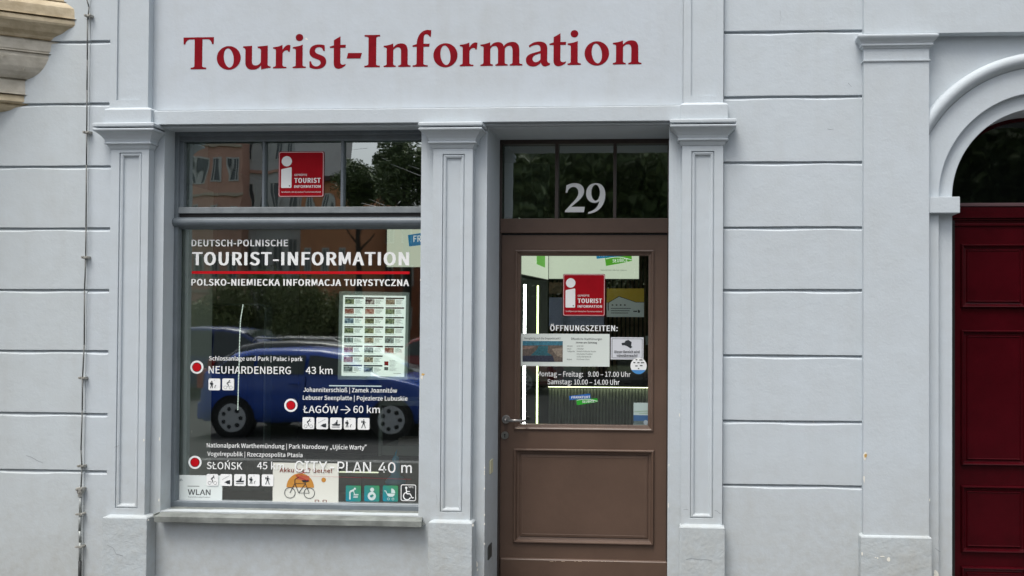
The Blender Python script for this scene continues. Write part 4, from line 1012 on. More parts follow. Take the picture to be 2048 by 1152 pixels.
# shelf light bars
label_lamp('shelf_light', MB().box(*[RC(658, 771, 762, 773, .6)[i] for i in (0, 1)], .6, .61, *[RC(658, 771, 762, 773, .6)[i] for i in (2, 3)]), (.85, 1, .95), .6, 'thin white shelf light above the JohanniterschloB lettering'.replace('schloB', 'schloss'), 'shelf light')
sh = empty('lit_shelf', (PXx(715, .5), .5, .5), 'low olive shelf with a lit yellow edge under the CITY PLAN lettering', 'shelf')
x0, x1, z0, z1 = RC(676, 943, 757, 953, .5)
obj('board', MB().box(x0, x1, .5, .8, z0, z1-.008), mat('olive_board', (.16, .15, .10), .6), sh)
obj('light_edge', MB().box(x0, x1, .495, .5, z1-.0075, z1), mat('warm_edge', (.1, .1, .1), emit=(.9, .95, .7), estr=.9), sh)
# blue glass bottle shaped like a bell tower
YBt = .40
bx, bz = P(791, 958, YBt); S = (DIST+YBt)/F
bt = empty('blue_bottle', (bx, YBt, bz), 'turquoise blue glass bottle shaped like a bell on the low shelf at lower right', 'bottle')
BG = mat('blue_glass', (.06, .42, .66), .12, coat=.6)
obj('body', MB().lathe((bx, YBt, bz), [(0, -10*S), (20*S, -9*S), (21*S, -4*S), (16*S, 3*S), (10*S, 8*S), (8*S, 20*S), (9*S, 30*S), (7*S, 35*S), (6.5*S, 38*S), (7.5*S, 41*S), (5*S, 46*S), (2*S, 48*S), (1.5*S, 53*S), (0, 56*S)], 24), BG, bt, smooth=True)
obj('stem', MB().cyl((bx, YBt, bz+46*S), (bx+2.5*S, YBt, bz+60*S), .0035, .0015, n=8), BG, bt)
sd = MB()
for i in range(14):
    a = random.uniform(-22, 16); sd.lathe((bx+a*S, YBt-.02, bz-14*S+random.uniform(-5, 4)*S), [(0, -.004), (.004, -.002), (.005, 0), (.003, .003), (0, .004)], 8)
tag(obj('glass_beads', sd, mat('teal_beads', (.10, .30, .30), .15, coat=.5)), 'scattered teal glass beads around the foot of the blue bottle', 'beads', kind='stuff')
# wooden window board
wbo = MB().box(WX0-.05, WX1+.1, YG+.03, .48, WZ0+.01, WZ0+.03)
obj('window_board', wbo, mat('dark_board', (.035, .035, .032), .5, noise=.4, nscale=8), house)
# dark furniture mass with drawer lines behind the lettering
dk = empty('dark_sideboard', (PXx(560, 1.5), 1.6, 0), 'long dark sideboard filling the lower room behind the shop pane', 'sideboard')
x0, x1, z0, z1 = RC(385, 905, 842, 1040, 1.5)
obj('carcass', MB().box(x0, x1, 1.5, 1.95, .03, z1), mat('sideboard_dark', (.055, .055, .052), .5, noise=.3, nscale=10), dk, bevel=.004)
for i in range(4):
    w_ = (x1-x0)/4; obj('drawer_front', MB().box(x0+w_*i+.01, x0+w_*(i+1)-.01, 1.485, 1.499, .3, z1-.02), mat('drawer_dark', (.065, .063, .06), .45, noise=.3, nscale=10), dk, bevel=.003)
# soft grey curtain-like column at back of the left bay
obj('column', MB().box(PXx(396, 2.2), PXx(432, 2.2), 2.2, 2.4, .03, 2.94), mat('column_pale', (.42, .46, .42), .7, noise=.1), house)

# ------------------------------------------------------------------ stickers on the big pane
YV = YG-.004
tr = MB(); px_text(tr, 'DEUTSCH-POLNISCHE', 383, 576, 492.5, 13.5, YV, .030)
hd = empty('window_lettering', (PXx(600, YV), YV, 1.8), 'white headline lettering DEUTSCH-POLNISCHE TOURIST-INFORMATION with red rule on the big pane', 'lettering')
obj('small_heading', tr, VWHITE, hd, fix=False)
tr = MB(); px_text(tr, 'TOURIST-INFORMATION', 384, 818, 530.5, 27, YV, .036); obj('main_heading', tr, VWHITE, hd, fix=False)
tr = MB(); px_text(tr, 'POLSKO-NIEMIECKA INFORMACJA TURYSTYCZNA', 382.5, 818, 571.5, 13.5, YV, .030); obj('text_line', tr, VWHITE, hd, fix=False)
x0, x1, z0, z1 = RC(383.5, 542.5, 819, 548, YV); obj('red_rule', MB().box(x0, x1, YV-.0005, YV, z0, z1), VRED, hd)
def block(lines, label):
    t = empty('destination_lettering', (PXx(lines[0][1], YV), YV, P(lines[0][1], lines[0][3], YV)[1]), label, 'lettering', 'destination lettering on the shop pane')
    for s, a, b, base, cap, bo in lines:
        m = MB(); px_text(m, s, a, b, base, cap, YV, bo); obj('text_line', m, VWHITE, t, fix=False)
    return t
block([('Schlossanlage und Park | Pałac i park', 418, 605, 721.5, 8.6, .010), ('NEUHARDENBERG', 417, 581.5, 747.5, 15, .008), ('43 km', 611.5, 665, 748, 14.5, .008)], 'white lettering Schlossanlage und Park, NEUHARDENBERG 43 km')
block([('Johanniterschloß | Zamek Joannitów', 606.5, 794, 784.5, 8.8, .010), ('Lebuser Seenplatte | Pojezierze Lubuskie', 605.5, 815, 800.5, 8.8, .010), ('ŁAGÓW', 606, 676, 826, 14.5, .008), ('60 km', 706.5, 759.5, 826, 14.5, .008)], 'white lettering Johanniterschloss, Lebuser Seenplatte, ŁAGÓW 60 km with arrow')
ob = [o for o in bpy.data.objects if o.name.startswith('destination_lettering')][-1]
f = Flat(YV, RC(681, 811, 701, 828, YV)); f.stroke([(0, .5), (.96, .5)], .09); f.stroke([(.5, .04), (.97, .5), (.5, .96)], .09); obj('arrow', f, VWHITE, ob, fix=False)
block([('Nationalpark Warthemündung | Park Narodowy „Ujście Warty”', 413.5, 733, 897, 8.8, .010), ('Vogelrepublik | Rzeczpospolita Ptasia', 414.5, 605, 913, 8.6, .010), ('SŁOŃSK', 413.5, 484.5, 938.5, 14.5, .008), ('45 km', 514, 568, 938.5, 14.5, .008)], 'white lettering Nationalpark Warthemündung, SŁOŃSK 45 km near the pane bottom')
cpn = empty('window_lettering', (PXx(700, YV), YV, .9), 'thin white lettering CITY-PLAN 40 m with red arrow at the lower right of the pane', 'lettering')
m = MB(); px_text(m, 'CITY-PLAN', 589.5, 742, 944.5, 22, YV-.002, 0.006); obj('text_line', m, VWHITE, cpn, fix=False)
m = MB(); px_text(m, '40 m', 757, 823.5, 945.5, 21, YV-.002, 0.006); obj('text_line', m, VWHITE, cpn, fix=False)
f = Flat(YV-.002, RC(592, 940, 822, 968, YV)); f.stroke([(.0, .46), (1, .60)], .013*1.0); f.stroke([(.08, .2), (.0, .46), (.1, .8)], .013); 
obj('red_arrow', f, mat('dull_red_vinyl', (.45, .02, .04), .5), cpn, fix=False)
for (a, b, what) in ((393.7, 734.3, 'NEUHARDENBERG'), (581.7, 810.5, 'ŁAGÓW'), (390, 924.6, 'SŁOŃSK')):
    R0 = RC(a-13.5, b-13.5, a+13.5, b+13.5, YV)
    t = empty('red_dot_sticker', ((R0[0]+R0[1])/2, YV, R0[2]), 'round red dot with a white ring left of %s' % what, 'sticker', 'red dot stickers on the shop pane')
    f = Flat(YV, R0); f.disc(.5, .5, .49, n=36); obj('white_ring', f, VWHITE, t, fix=False)
    f = Flat(YV-.0005, R0); f.disc(.5, .5, .35, n=32); obj('dark_rim', f, mat('dark_red_vinyl', (.12, .004, .012), .5), t, fix=False)
    f = Flat(YV-.001, R0); f.disc(.5, .5, .30, n=32); obj('red_dot', f, VRED, t, fix=False)
# pictograms
def fig_hikedog(f):
    f.disc(.28, .27, .055); f.poly([(.20, .34), (.36, .34), (.38, .55), (.22, .56)]); f.poly([(.13, .34), (.21, .34), (.21, .52), (.13, .50)])
    f.stroke([(.27, .54), (.18, .82)], .06); f.stroke([(.32, .54), (.36, .82)], .06); f.stroke([(.35, .38), (.42, .50)], .04)
    f.stroke([(.66, .56), (.58, .62), (.54, .80)], .045); f.stroke([(.49, .14), (.56, .13)], .03)
def fig_bike(f):
    f.disc(.62, .18, .055); f.stroke([(.60, .26), (.40, .42)], .09); f.stroke([(.58, .30), (.72, .34)], .04); f.stroke([(.40, .44), (.54, .54), (.48, .72)], .055)
    f.ring(.27, .76, .14, .02); f.ring(.74, .76, .14, .02)
def fig_fish(f):
    f.stroke([(.16, .48), (.50, .28), (.80, .12)], .018); f.poly([(.42, .66), (.58, .56), (.84, .50), (.84, .84), (.60, .82), (.44, .72)]); f.stroke([(.40, .66), (.40, .76)], .03)
def fig_boat(f):
    f.disc(.60, .24, .05); f.poly([(.54, .30), (.66, .32), (.62, .54), (.44, .56)]); f.stroke([(.52, .40), (.28, .58)], .035); f.poly([(.14, .56), (.88, .54), (.80, .68), (.22, .68)]); f.stroke([(.16, .80), (.82, .80)], .045)
def fig_walk(f):
    f.disc(.52, .17, .05); f.poly([(.42, .25), (.58, .25), (.60, .54), (.44, .54)]); f.poly([(.31, .24), (.40, .24), (.40, .42), (.31, .40)]); f.stroke([(.46, .52), (.34, .86)], .06); f.stroke([(.55, .52), (.66, .86)], .06); f.stroke([(.58, .32), (.72, .42)], .035)
KIND = {'hiker and dog': fig_hikedog, 'cyclist': fig_bike, 'angler': fig_fish, 'rowing boat': fig_boat, 'walker with rucksack': fig_walk}
def pict(px, py, kind, where, s=23.5, Y=YV):
    R0 = RC(px, py, px+s, py+s, Y); t = empty('pictogram_sticker', ((R0[0]+R0[1])/2, Y, R0[2]), 'small white square %s pictogram %s' % (kind, where), 'sticker', 'white pictogram stickers')
    f = Flat(Y, R0); f.rrect(0, 0, 1, 1, .12); obj('tile', f, VWHITE, t, fix=False)
    f = Flat(Y-.001, R0); KIND[kind](f); obj('symbol', f, INK, t, fix=False)
pict(417, 757, 'hiker and dog', 'under NEUHARDENBERG'); pict(444.5, 757, 'cyclist', 'under NEUHARDENBERG')
for i, k_ in enumerate(('cyclist', 'angler', 'rowing boat', 'hiker and dog', 'walker with rucksack')):
    pict(605+27.6*i, 834.5+.35*i, k_, 'in the row under ŁAGÓW'); pict(413+27.6*i, 948+.2*i, k_, 'in the row under SŁOŃSK')
# teal tiles
TEAL = mat('teal_vinyl', (.02, .30, .28), .5); 
def tealmat():
    if 'teal_fade' in MATS: return MATS['teal_fade']
    m = mat('teal_fade', (.02, .3, .28), .5); n_ = m.node_tree.nodes; L = m.node_tree.links
    tc = n_.new('ShaderNodeTexCoord'); sp = n_.new('ShaderNodeSeparateXYZ'); L.new(tc.outputs['Generated'], sp.inputs[0])
    ad = n_.new('ShaderNodeMath'); ad.operation = 'ADD'; L.new(sp.outputs[0], ad.inputs[0]); L.new(sp.outputs[2], ad.inputs[1])
    cr = n_.new('ShaderNodeValToRGB'); cr.color_ramp.elements[0].color = (.0, .22, .32, 1); cr.color_ramp.elements[1].color = (.06, .28, .10, 1); cr.color_ramp.elements[1].position = 1
    hv = n_.new('ShaderNodeMath'); hv.operation = 'MULTIPLY'; hv.inputs[1].default_value = .5; L.new(ad.outputs[0], hv.inputs[0]); L.new(hv.outputs[0], cr.inputs[0]); L.new(cr.outputs[0], n_['Principled BSDF'].inputs['Base Color']); return m
def f_change(f):
    f.disc(.60, .20, .07); f.stroke([(.55, .27), (.30, .38)], .12); f.stroke([(.28, .38), (.28, .88)], .09); f.stroke([(.50, .30), (.60, .58)], .05); f.stroke([(.52, .66), (.80, .66)], .05)
    for k_ in range(4): f.disc(.56+.08*k_, .56, .04)
    f.stroke([(.50, .74), (.80, .74)], .04)
def f_nurse(f):
    f.disc(.52, .26, .13); f.disc(.5, .66, .27, n=24); 
def f_pram(f):
    f.poly([(.26, .50), (.80, .50), (.76, .62), (.66, .70), (.42, .70), (.30, .62)]); f.poly([(.56, .47), (.56, .18), (.68, .20), (.78, .30), (.82, .47)]); f.stroke([(.28, .52), (.20, .34), (.10, .34)], .05)
    f.ring(.38, .84, .08, .025, n=16); f.ring(.68, .84, .08, .025, n=16)
PWH = mat('pale_figure', (.62, .72, .70), .5)
for i, (fn, nm) in enumerate(((f_change, 'bending adult changing a baby'), (f_nurse, 'nursing mother'), (f_pram, 'pram'))):
    R0 = RC(691.5+37*i, 971, 722+37*i, 1003, YV); t = empty('pictogram_sticker', ((R0[0]+R0[1])/2, YV, R0[2]), 'teal square sticker showing a %s at the bottom of the pane' % nm, 'sticker', 'teal pictogram stickers')
    f = Flat(YV, R0); f.rrect(0, 0, 1, 1, .09); obj('tile', f, tealmat(), t, fix=False)
    f = Flat(YV-.001, R0); fn(f); obj('symbol', f, PWH, t, fix=False)
    if fn is f_nurse: f = Flat(YV-.003, R0); f.poly([(.38, .62), (.56, .54), (.64, .62), (.5, .74), (.40, .72)]); obj('child', f, tealmat(), t, fix=False)
R0 = RC(801.5, 969, 832, 1002, YV); t = empty('pictogram_sticker', ((R0[0]+R0[1])/2, YV, R0[2]), 'white outlined wheelchair WC sticker in the lower right corner of the pane', 'sticker')
f = Flat(YV, R0); f.rrect(0, 0, 1, 1, .12); obj('outline', f, VWHITE, t, fix=False)
f = Flat(YV-.0005, R0); f.rrect(.05, .045, .95, .955, .09); obj('tile', f, mat('charcoal_vinyl', (.03, .033, .033), .5), t, fix=False)
f = Flat(YV-.001, R0); f.disc(.36, .20, .075); f.stroke([(.36, .27), (.40, .56), (.62, .56)], .07); f.stroke([(.38, .42), (.60, .42)], .05); f.stroke([(.62, .56), (.76, .82), (.86, .78)], .06)
y_ = f._y(); nn = 22
for k_ in range(nn):
    a, b = R_(20+250*k_/nn), R_(20+250*(k_+1)/nn); q4 = []
    for rr_, t_ in ((.27, a), (.27, b), (.20, b), (.20, a)):
        u, v = f.map(.42+rr_*math.cos(t_), .70+rr_*.95*math.sin(t_)); q4.append((u, y_, v))
    f.face(q4)
obj('symbol', f, VWHITE, t, fix=False)
m = MB(); px_text(m, 'WC', 817, 828, 976, 4.2, YV-.0025, .0); obj('text_line', m, VWHITE, t, fix=False)

# red tourist information signs
def ti_sign(R0, Y, label, crisp):
    t = empty('red_sign', ((R0[0]+R0[1])/2, Y, R0[2]), label, 'sign', 'red tourist information stickers')
    f = Flat(Y, R0); f.rrect(0, 0, 1, 1, .035); obj('backing', f, mat('sign_edge', (.28, .01, .02), .6, spec=.1), t, fix=False)
    f = Flat(Y-.0006, R0); f.rrect(.01, .01, .99, .99, .035); obj('border', f, mat('border_pink', (.72, .50, .50), .5), t, fix=False)
    f = Flat(Y-.0012, R0); f.rrect(.024, .024, .976, .976, .03); obj('face', f, SRED, t, fix=False)
    f = Flat(Y-.0018, R0); f.disc(.183, .214, .113, n=32); f.poly([(.062, .40), (.075, .385), (.275, .345), (.292, .357), (.292, .785), (.28, .80), (.075, .80), (.062, .785)]); obj('letter_i', f, VWHITE, t, fix=False)
    x0, x1, z0, z1 = R0; W_, H_ = x1-x0, z1-z0
    for s, a, b, base, cap, bo in (('GEPRÜFTE', .352, .63, .537, .042, .01), ('TOURIST', .352, .93, .69, .105, .036), ('INFORMATION', .352, .93, .80, .058, .025), ('Zertifiziert vom Deutschen Tourismusverband', .065, .93, .905, .03, 0)):
        m = MB(); put_text(m, s, x0+a*W_, x0+b*W_, z1-base*H_, cap*H_, Y-.002, bo); obj('text_line', m, VWHITE, t, fix=False)
    f = Flat(Y-.0025, R0); f.rrect(.235, .74, .265, .77, .008); obj('mark', f, mat('mark_grey', (.2, .2, .2)), t, fix=False)
ti_sign(RC(557, 303, 648, 394, YV), YV, 'red square TOURIST INFORMATION sign in the middle pane over the shop window', 1)
ti_sign(RC(1126, 548, 1210, 632, YGD-.002), YGD-.002, 'red square TOURIST INFORMATION sign on the glass of the brown door', 1)

# framed sheet of 23 picture cards
YQ = .22
pf = empty('framed_poster', (PXx(745, YQ), YQ, P(745, 760, YQ)[1]), 'pale framed poster with three columns of small picture cards behind the big pane', 'poster')
def Q(a, b, dy=0): x, z = P(a, b, YQ+dy); return (x, YQ+dy, z)
def quad(pts, dy, back=.006):
    m = MB(); a = [Q(x, y, dy) for x, y in pts]; b = [(p[0], p[1]+back, p[2]) for p in a]
    m.v = a+b; m.f = [(0, 1, 2, 3), (7, 6, 5, 4)]+[(i, 4+i, 4+(i+1) % 4, (i+1) % 4) for i in range(4)]; m.m = [0]*6; return m
obj('frame', quad([(675.5, 759), (814.5, 759.5), (818, 584.5), (678.5, 582.5)], 0, .015), mat('poster_frame', (.62, .70, .66), .4), pf)
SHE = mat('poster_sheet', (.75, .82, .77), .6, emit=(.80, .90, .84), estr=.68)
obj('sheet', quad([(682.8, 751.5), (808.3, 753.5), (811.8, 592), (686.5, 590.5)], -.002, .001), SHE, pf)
u0 = np.array([686.5, 590.5]); uu = (np.array([811.8, 592])-u0); vv = (np.array([682.8, 751.5])-u0)
def UV(u, v): p = u0+uu*u+vv*v; return (p[0], p[1])
def photomat(i):
    m = bpy.data.materials.new('card_photo_%02d' % i); m.use_nodes = True; n_ = m.node_tree.nodes; L = m.node_tree.links; b = n_['Principled BSDF']; b.inputs['Roughness'].default_value = .6
    r = random.Random(i*7+3); g = n_.new('ShaderNodeNewGeometry'); t = n_.new('ShaderNodeTexNoise'); t.inputs['Scale'].default_value = r.uniform(60, 110); t.inputs['Detail'].default_value = 3; t.noise_dimensions = '4D'; t.inputs['W'].default_value = i*3.7
    L.new(g.outputs['Position'], t.inputs['Vector']); cr = n_.new('ShaderNodeValToRGB'); e = cr.color_ramp.elements
    pal = [((.05, .07, .06), (.30, .38, .36)), ((.10, .08, .05), (.42, .36, .25)), ((.03, .07, .12), (.30, .42, .48)), ((.20, .04, .03), (.45, .30, .24)), ((.03, .06, .03), (.25, .30, .16)), ((.02, .02, .03), (.5, .5, .45))][r.randrange(6)]
    e[0].position = .42; e[1].position = .60; e[0].color = pal[0]+(1,); e[1].color = pal[1]+(1,)
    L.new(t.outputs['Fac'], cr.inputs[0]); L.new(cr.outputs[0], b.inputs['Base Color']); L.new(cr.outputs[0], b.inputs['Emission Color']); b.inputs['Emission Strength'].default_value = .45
    return m
HB = [mat('card_bar_%d' % i, c, .6) for i, c in enumerate(((.02, .03, .04), (.03, .05, .04), (.02, .04, .05), (.10, .02, .03)))]
GT = mat('grey_text', (.30, .34, .33), .6); tl = MB(); ci = 0
for col in range(3):
    for row in range(8):
        if col == 2 and row > 5: continue
        a = .03+col*.325; b = .022+row*.120; 
        hb = quad([UV(a, b+.018), UV(a+.295, b+.018), UV(a+.295, b), UV(a, b)], -.0035, .0003); obj('card_bar', hb, HB[(ci*5+col) % 7 % 4], pf)
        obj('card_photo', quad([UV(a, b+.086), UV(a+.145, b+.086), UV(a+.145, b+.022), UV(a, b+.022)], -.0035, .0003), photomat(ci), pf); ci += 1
        for k_ in range(5):
            v = b+.032+k_*.0105; e_ = a+.16+random.uniform(.07, .125)
            p_ = [UV(a+.16, v+.004), UV(e_, v+.004), UV(e_, v), UV(a+.16, v)]; tl.face([Q(x, y, -.0038) for x, y in p_])
        v = b+.095; tl.face([Q(x, y, -.0038) for x, y in (UV(a, v+.004), UV(a+random.uniform(.12, .25), v+.004), UV(a+.2, v), UV(a, v))])
for k_ in range(9):
    v = .80+k_*.016; tl.face([Q(x, y, -.0038) for x, y in (UV(.76, v+.004), UV(.76+random.uniform(.08, .18), v+.004), UV(.84, v), UV(.76, v))])
tl.face([Q(x, y, -.0038) for x, y in (UV(.83, .965), UV(.95, .965), UV(.95, .96), UV(.83, .96))])
tag(obj('print_lines', tl, GT, pf, fix=False), kind='stuff')
obj('red_mark', quad([UV(.68, .865), UV(.745, .865), UV(.745, .815), UV(.68, .815)], -.0035, .0003), VRED, pf)
obj('grey_mark', quad([UV(.68, .925), UV(.745, .925), UV(.745, .885), UV(.68, .885)], -.0035, .0003), GT, pf)
x0, z0 = P(816, 745, YQ+.03); x1, z1 = P(820.5, 601, YQ+.03)
obj('hanging_edge', MB().box(x0, x1, YQ+.03, YQ+.034, z0, z1), mat('pale_edge', (.35, .42, .38), .5), pf)

# WLAN sheet
YN = YG-.0008
r = RC(353, 950.5, 444.5, 1003, YN)
t = flatthing('wlan_sheet', r, YN, .0006, mat('wlan_paper', (.76, .82, .80), .6), 'pale paper sheet printed WLAN in the lower left corner of the pane', 'paper sheet')
m = MB(); px_text(m, 'WLAN', 375.5, 421, 990, 11.5, YN-.0004, .012); px_text(m, 'Touristinformation Frankfurt', 376, 420.5, 995.5, 2.6, YN-.0004, 0); obj('text_line', m, INK, t, fix=False)
f = Flat(YN-.0004, r); f.stroke([(.24, .42), (.50, .42)], .018); f.poly([(.40, .99), (.46, .955), (.54, .95), (.50, .99)])
obj('line', f, INK, t, fix=False)
f = Flat(YN-.001, r); f.stroke([(.06, .22), (.10, .14), (.14, .22)], .012); f.disc(.09, .2, .02); obj('faint_sign', f, mat('faint_grey', (.38, .44, .44)), t, fix=False)
# bicycle poster
r = RC(545.5, 926, 677, 1005, YN)
t = flatthing('bicycle_poster', r, YN, .0006, mat('cream_paper', (.74, .745, .67), .6), 'cream poster with a bicycle on an orange sun at the bottom of the pane', 'poster')
f = Flat(YN-.001, r); 
ORG = mat('poster_orange', (.55, .25, .04), .6)
f.poly([(.21, .62)]+[(.42-.21*math.cos(math.pi*k_/14), .62-.36*math.sin(math.pi*k_/14)) for k_ in range(1, 14)]+[(.63, .62)])
f.disc(.775, .42, .06, rx=.035); obj('orange_sun', f, ORG, t, fix=False)
f = Flat(YN-.0015, r); f.poly([(.34, .40), (.44, .30), (.56, .34), (.56, .46), (.44, .44)]); obj('red_shape', f, mat('poster_rust', (.5, .12, .06), .6), t, fix=False)
def wheel(f, cx, cy):
    y_ = f._y(); n_ = 26; R1, w1 = .085, .009
    for k_ in range(n_):
        q4 = []
        for rr_, aa in ((R1, k_), (R1, k_+1), (R1-w1, k_+1), (R1-w1, k_)):
            th = 2*math.pi*aa/n_; u, v = f.map(cx+rr_*math.cos(th), cy+rr_*math.sin(th)*1.66); q4.append((u, y_, v))
        f.face(q4)
f = Flat(YN-.002, r); wheel(f, .265, .76); wheel(f, .56, .76)
for pts in ([(.265, .76), (.34, .52), (.50, .52), (.40, .76), (.34, .52)], [(.40, .76), (.56, .76), (.50, .52)], [(.34, .52), (.34, .42), (.40, .36)], [(.46, .46), (.54, .47)], [(.49, .46), (.50, .52)]): f.stroke(pts, .011)
f.poly([(.44, .44), (.54, .42), (.56, .46), (.47, .49)])
obj('bicycle', f, INK, t, fix=False)
f = Flat(YN-.002, r); f.stroke([(.65, .99), (.65, .93), (.705, .93), (.705, .99)], .010); f.stroke([(.77, .99), (.77, .93), (.82, .93), (.82, .99)], .010)
m2 = MB(); px_text(m2, 'Akku leer? Gerne!', 559, 664, 945, 8.5, YN-.002, .015)
obj('feet', f, mat('rust_print', (.25, .07, .05)), t, fix=False); obj('text_line', m2, MATS['rust_print'], t, fix=False)

# ------------------------------------------------------------------ stickers and notices on the door glass
YO = YGD-.002
ol = empty('door_lettering', (PXx(1168, YO), YO, 1.5), 'white lettering of opening hours ÖFFNUNGSZEITEN on the brown door glass', 'lettering')
for s, a, b, base, cap, bo in (('ÖFFNUNGSZEITEN:', 1100, 1235.5, 662, 11.5, .030), ('Montag – Freitag:', 1074, 1166, 753, 10, .008), ('9.00 – 17.00 Uhr', 1176, 1261, 753.5, 10, .008), ('Samstag: 10.00 – 14.00 Uhr', 1095, 1239, 769, 10, .008)):
    m = MB(); px_text(m, s, a, b, base, cap, YO, bo); obj('text_line', m, VWHITE, ol, fix=False)
r = RC(1038, 667.5, 1219.5, 732.5, YO+.012)
nt_ = flatthing('notice_sheet', r, YO+.001, .0006, mat('notice_paper', (.74, .80, .75), .6), 'wide pale notice with a river photo and printed tour times on the door glass', 'notice')
YZ = YO+.0004
rp = RC(1045, 682, 1125.5, 723.5, YZ); x0, x1, z0, z1 = rp; H_ = z1-z0; W_ = x1-x0
pm = MB(); 
for nm, pts, col in (('photo_sky', [(0, 0), (1, 0), (1, .22), (0, .22)], (.05, .20, .28)), ('photo_bank', [(0, .22), (1, .20), (1, 1), (0, 1)], (.14, .11, .09)), ('photo_river', [(.40, .24), (.64, .24), (.62, .55), (.74, .70), (.20, .70), (.34, .45)], (.03, .13, .16)), ('photo_town', [(0, .26), (.30, .26), (.24, .36), (0, .40)], (.30, .20, .16)), ('photo_shore', [(.72, .36), (1, .30), (1, .80), (.86, .72)], (.27, .22, .17)), ('photo_quay', [(0, .72), (.75, .70), (.8, 1), (0, 1)], (.03, .035, .06))):
    f = Flat(YZ-.0001*len(pm.v)/4, rp); f.poly(pts); obj(nm, f, mat(nm, col, .5, noise=.5, nscale=90), nt_, fix=False); pm.v += [0]*4
m = MB(); px_text(m, 'Neugierig auf die Doppelstadt?', 1049, 1121, 678.5, 3.6, YZ, .006)
px_text(m, 'Öffentliche Stadtführungen', 1142, 1204, 680, 4, YZ, .008); px_text(m, 'Immer am Samstag', 1152, 1194, 687, 3.8, YZ, .012)
for i, (a, b) in enumerate((('Uhrzeit:', '14.00 Uhr'), ('Dauer:', '2 Stunden'), ('Treffpunkt:', 'Deutsch-Polnische Tourist-'), ('', 'Information Frankfurt'), ('', 'Große Oderstraße 29'), ('Kosten:', 'Pro Person 9 Euro'))):
    if a: px_text(m, a, 1134, 1134+len(a)*1.45, 693.5+5.3*i, 2.7, YZ, 0)
    px_text(m, b, 1153.5, 1153.5+len(b)*1.5, 693.5+5.3*i, 2.7, YZ, 0)
obj('print', m, INK, nt_, fix=False)
r = RC(1221.5, 674.5, 1287, 719, YO)
cc = flatthing('camera_sticker', r, YO-.0005, .0008, mat('sticker_white', (.70, .72, .76), .5), 'white sticker with black surveillance camera and warning text on the door glass', 'sticker')
f = Flat(YO-.001, r); 
for pts in ([(.04, .07), (.96, .07)], [(.96, .07), (.96, .93)], [(.96, .93), (.04, .93)], [(.04, .93), (.04, .07)]): f.stroke(pts, .013)
f.poly([(.33, .26), (.42, .24), (.45, .16), (.54, .12), (.64, .22), (.62, .38), (.66, .44), (.60, .50), (.50, .40), (.42, .36), (.34, .36)])
obj('camera_symbol', f, INK, cc, fix=False)
m = MB(); px_text(m, 'Dieser Bereich wird', 1229, 1279, 706, 5, YO-.003, .02); px_text(m, 'videoüberwacht!', 1233, 1275, 713.5, 5, YO-.003, .02); obj('text_line', m, INK, cc, fix=False)
r = RC(1261, 715.5, 1293.5, 748, YO)
cs = empty('round_sticker', ((r[0]+r[1])/2, YO, r[2]), 'round white sticker with blue foot overlapping the camera sticker', 'sticker')
f = Flat(YO-.004, r); f.disc(.5, .5, .5, n=36); obj('disc', f, VWHITE, cs, fix=False)
f = Flat(YO-.005, r); f.poly([(.5+.5*math.cos(R_(a)), .5+.5*math.sin(R_(a))) for a in range(30, 151, 8)]); obj('blue_foot', f, mat('sky_blue', (.07, .28, .62), .5), cs, fix=False)
f = Flat(YO-.005, r)
for a, b, w_ in ((.32, .10, .1), (.55, .11, .18), (.18, .28, .12), (.42, .28, .14), (.64, .28, .2), (.30, .48, .14), (.58, .46, .16), (.46, .64, .08)): f.stroke([(a, b+.02), (a+w_, b+.02)], .06)
obj('marks', f, INK, cs, fix=False)
lg = empty('logo_sticker', (PXx(1167, YO), YO, 1.1), 'small blue and green twin town logo sticker low on the door glass', 'sticker')
SB, SG = mat('sticker_blue', (.01, .12, .42), .5), mat('sticker_green', (.02, .36, .02), .5)
logo(lg, RC(1138, 787, 1195.5, 810.5, YO), YO, (SB, SG, VWHITE))
r = RC(1267, 806, 1299, 852, YO)
fl = flatthing('flyer', RC(1267, 805.5, 1299, 851.5, YO), YO+.001, .0006, mat('flyer_pale', (.42, .52, .50), .6), 'small pale and blue flyer in the lower right corner of the door glass', 'flyer')
f = Flat(YO+.0005, r); f.poly([(0, .53), (1, .53), (1, .78), (0, .78)]); obj('blue_field', f, mat('flyer_blue', (.04, .11, .24), .6), fl, fix=False)
f = Flat(YO+.0005, r); f.poly([(0, .78), (1, .78), (1, .94), (0, .94)]); obj('dark_field', f, mat('flyer_dark', (.10, .14, .14), .6, noise=.4, nscale=90), fl, fix=False)
f = Flat(YO+.0, r); f.disc(.77, .84, .10, rx=.14); obj('round_mark', f, mat('flyer_grey', (.30, .36, .40)), fl, fix=False)
f = Flat(YO+.0, r); f.stroke([(.05, .38), (.9, .34)], .03); f.stroke([(.35, .46), (.9, .44)], .02); obj('line', f, mat('flyer_green', (.28, .42, .30)), fl, fix=False)

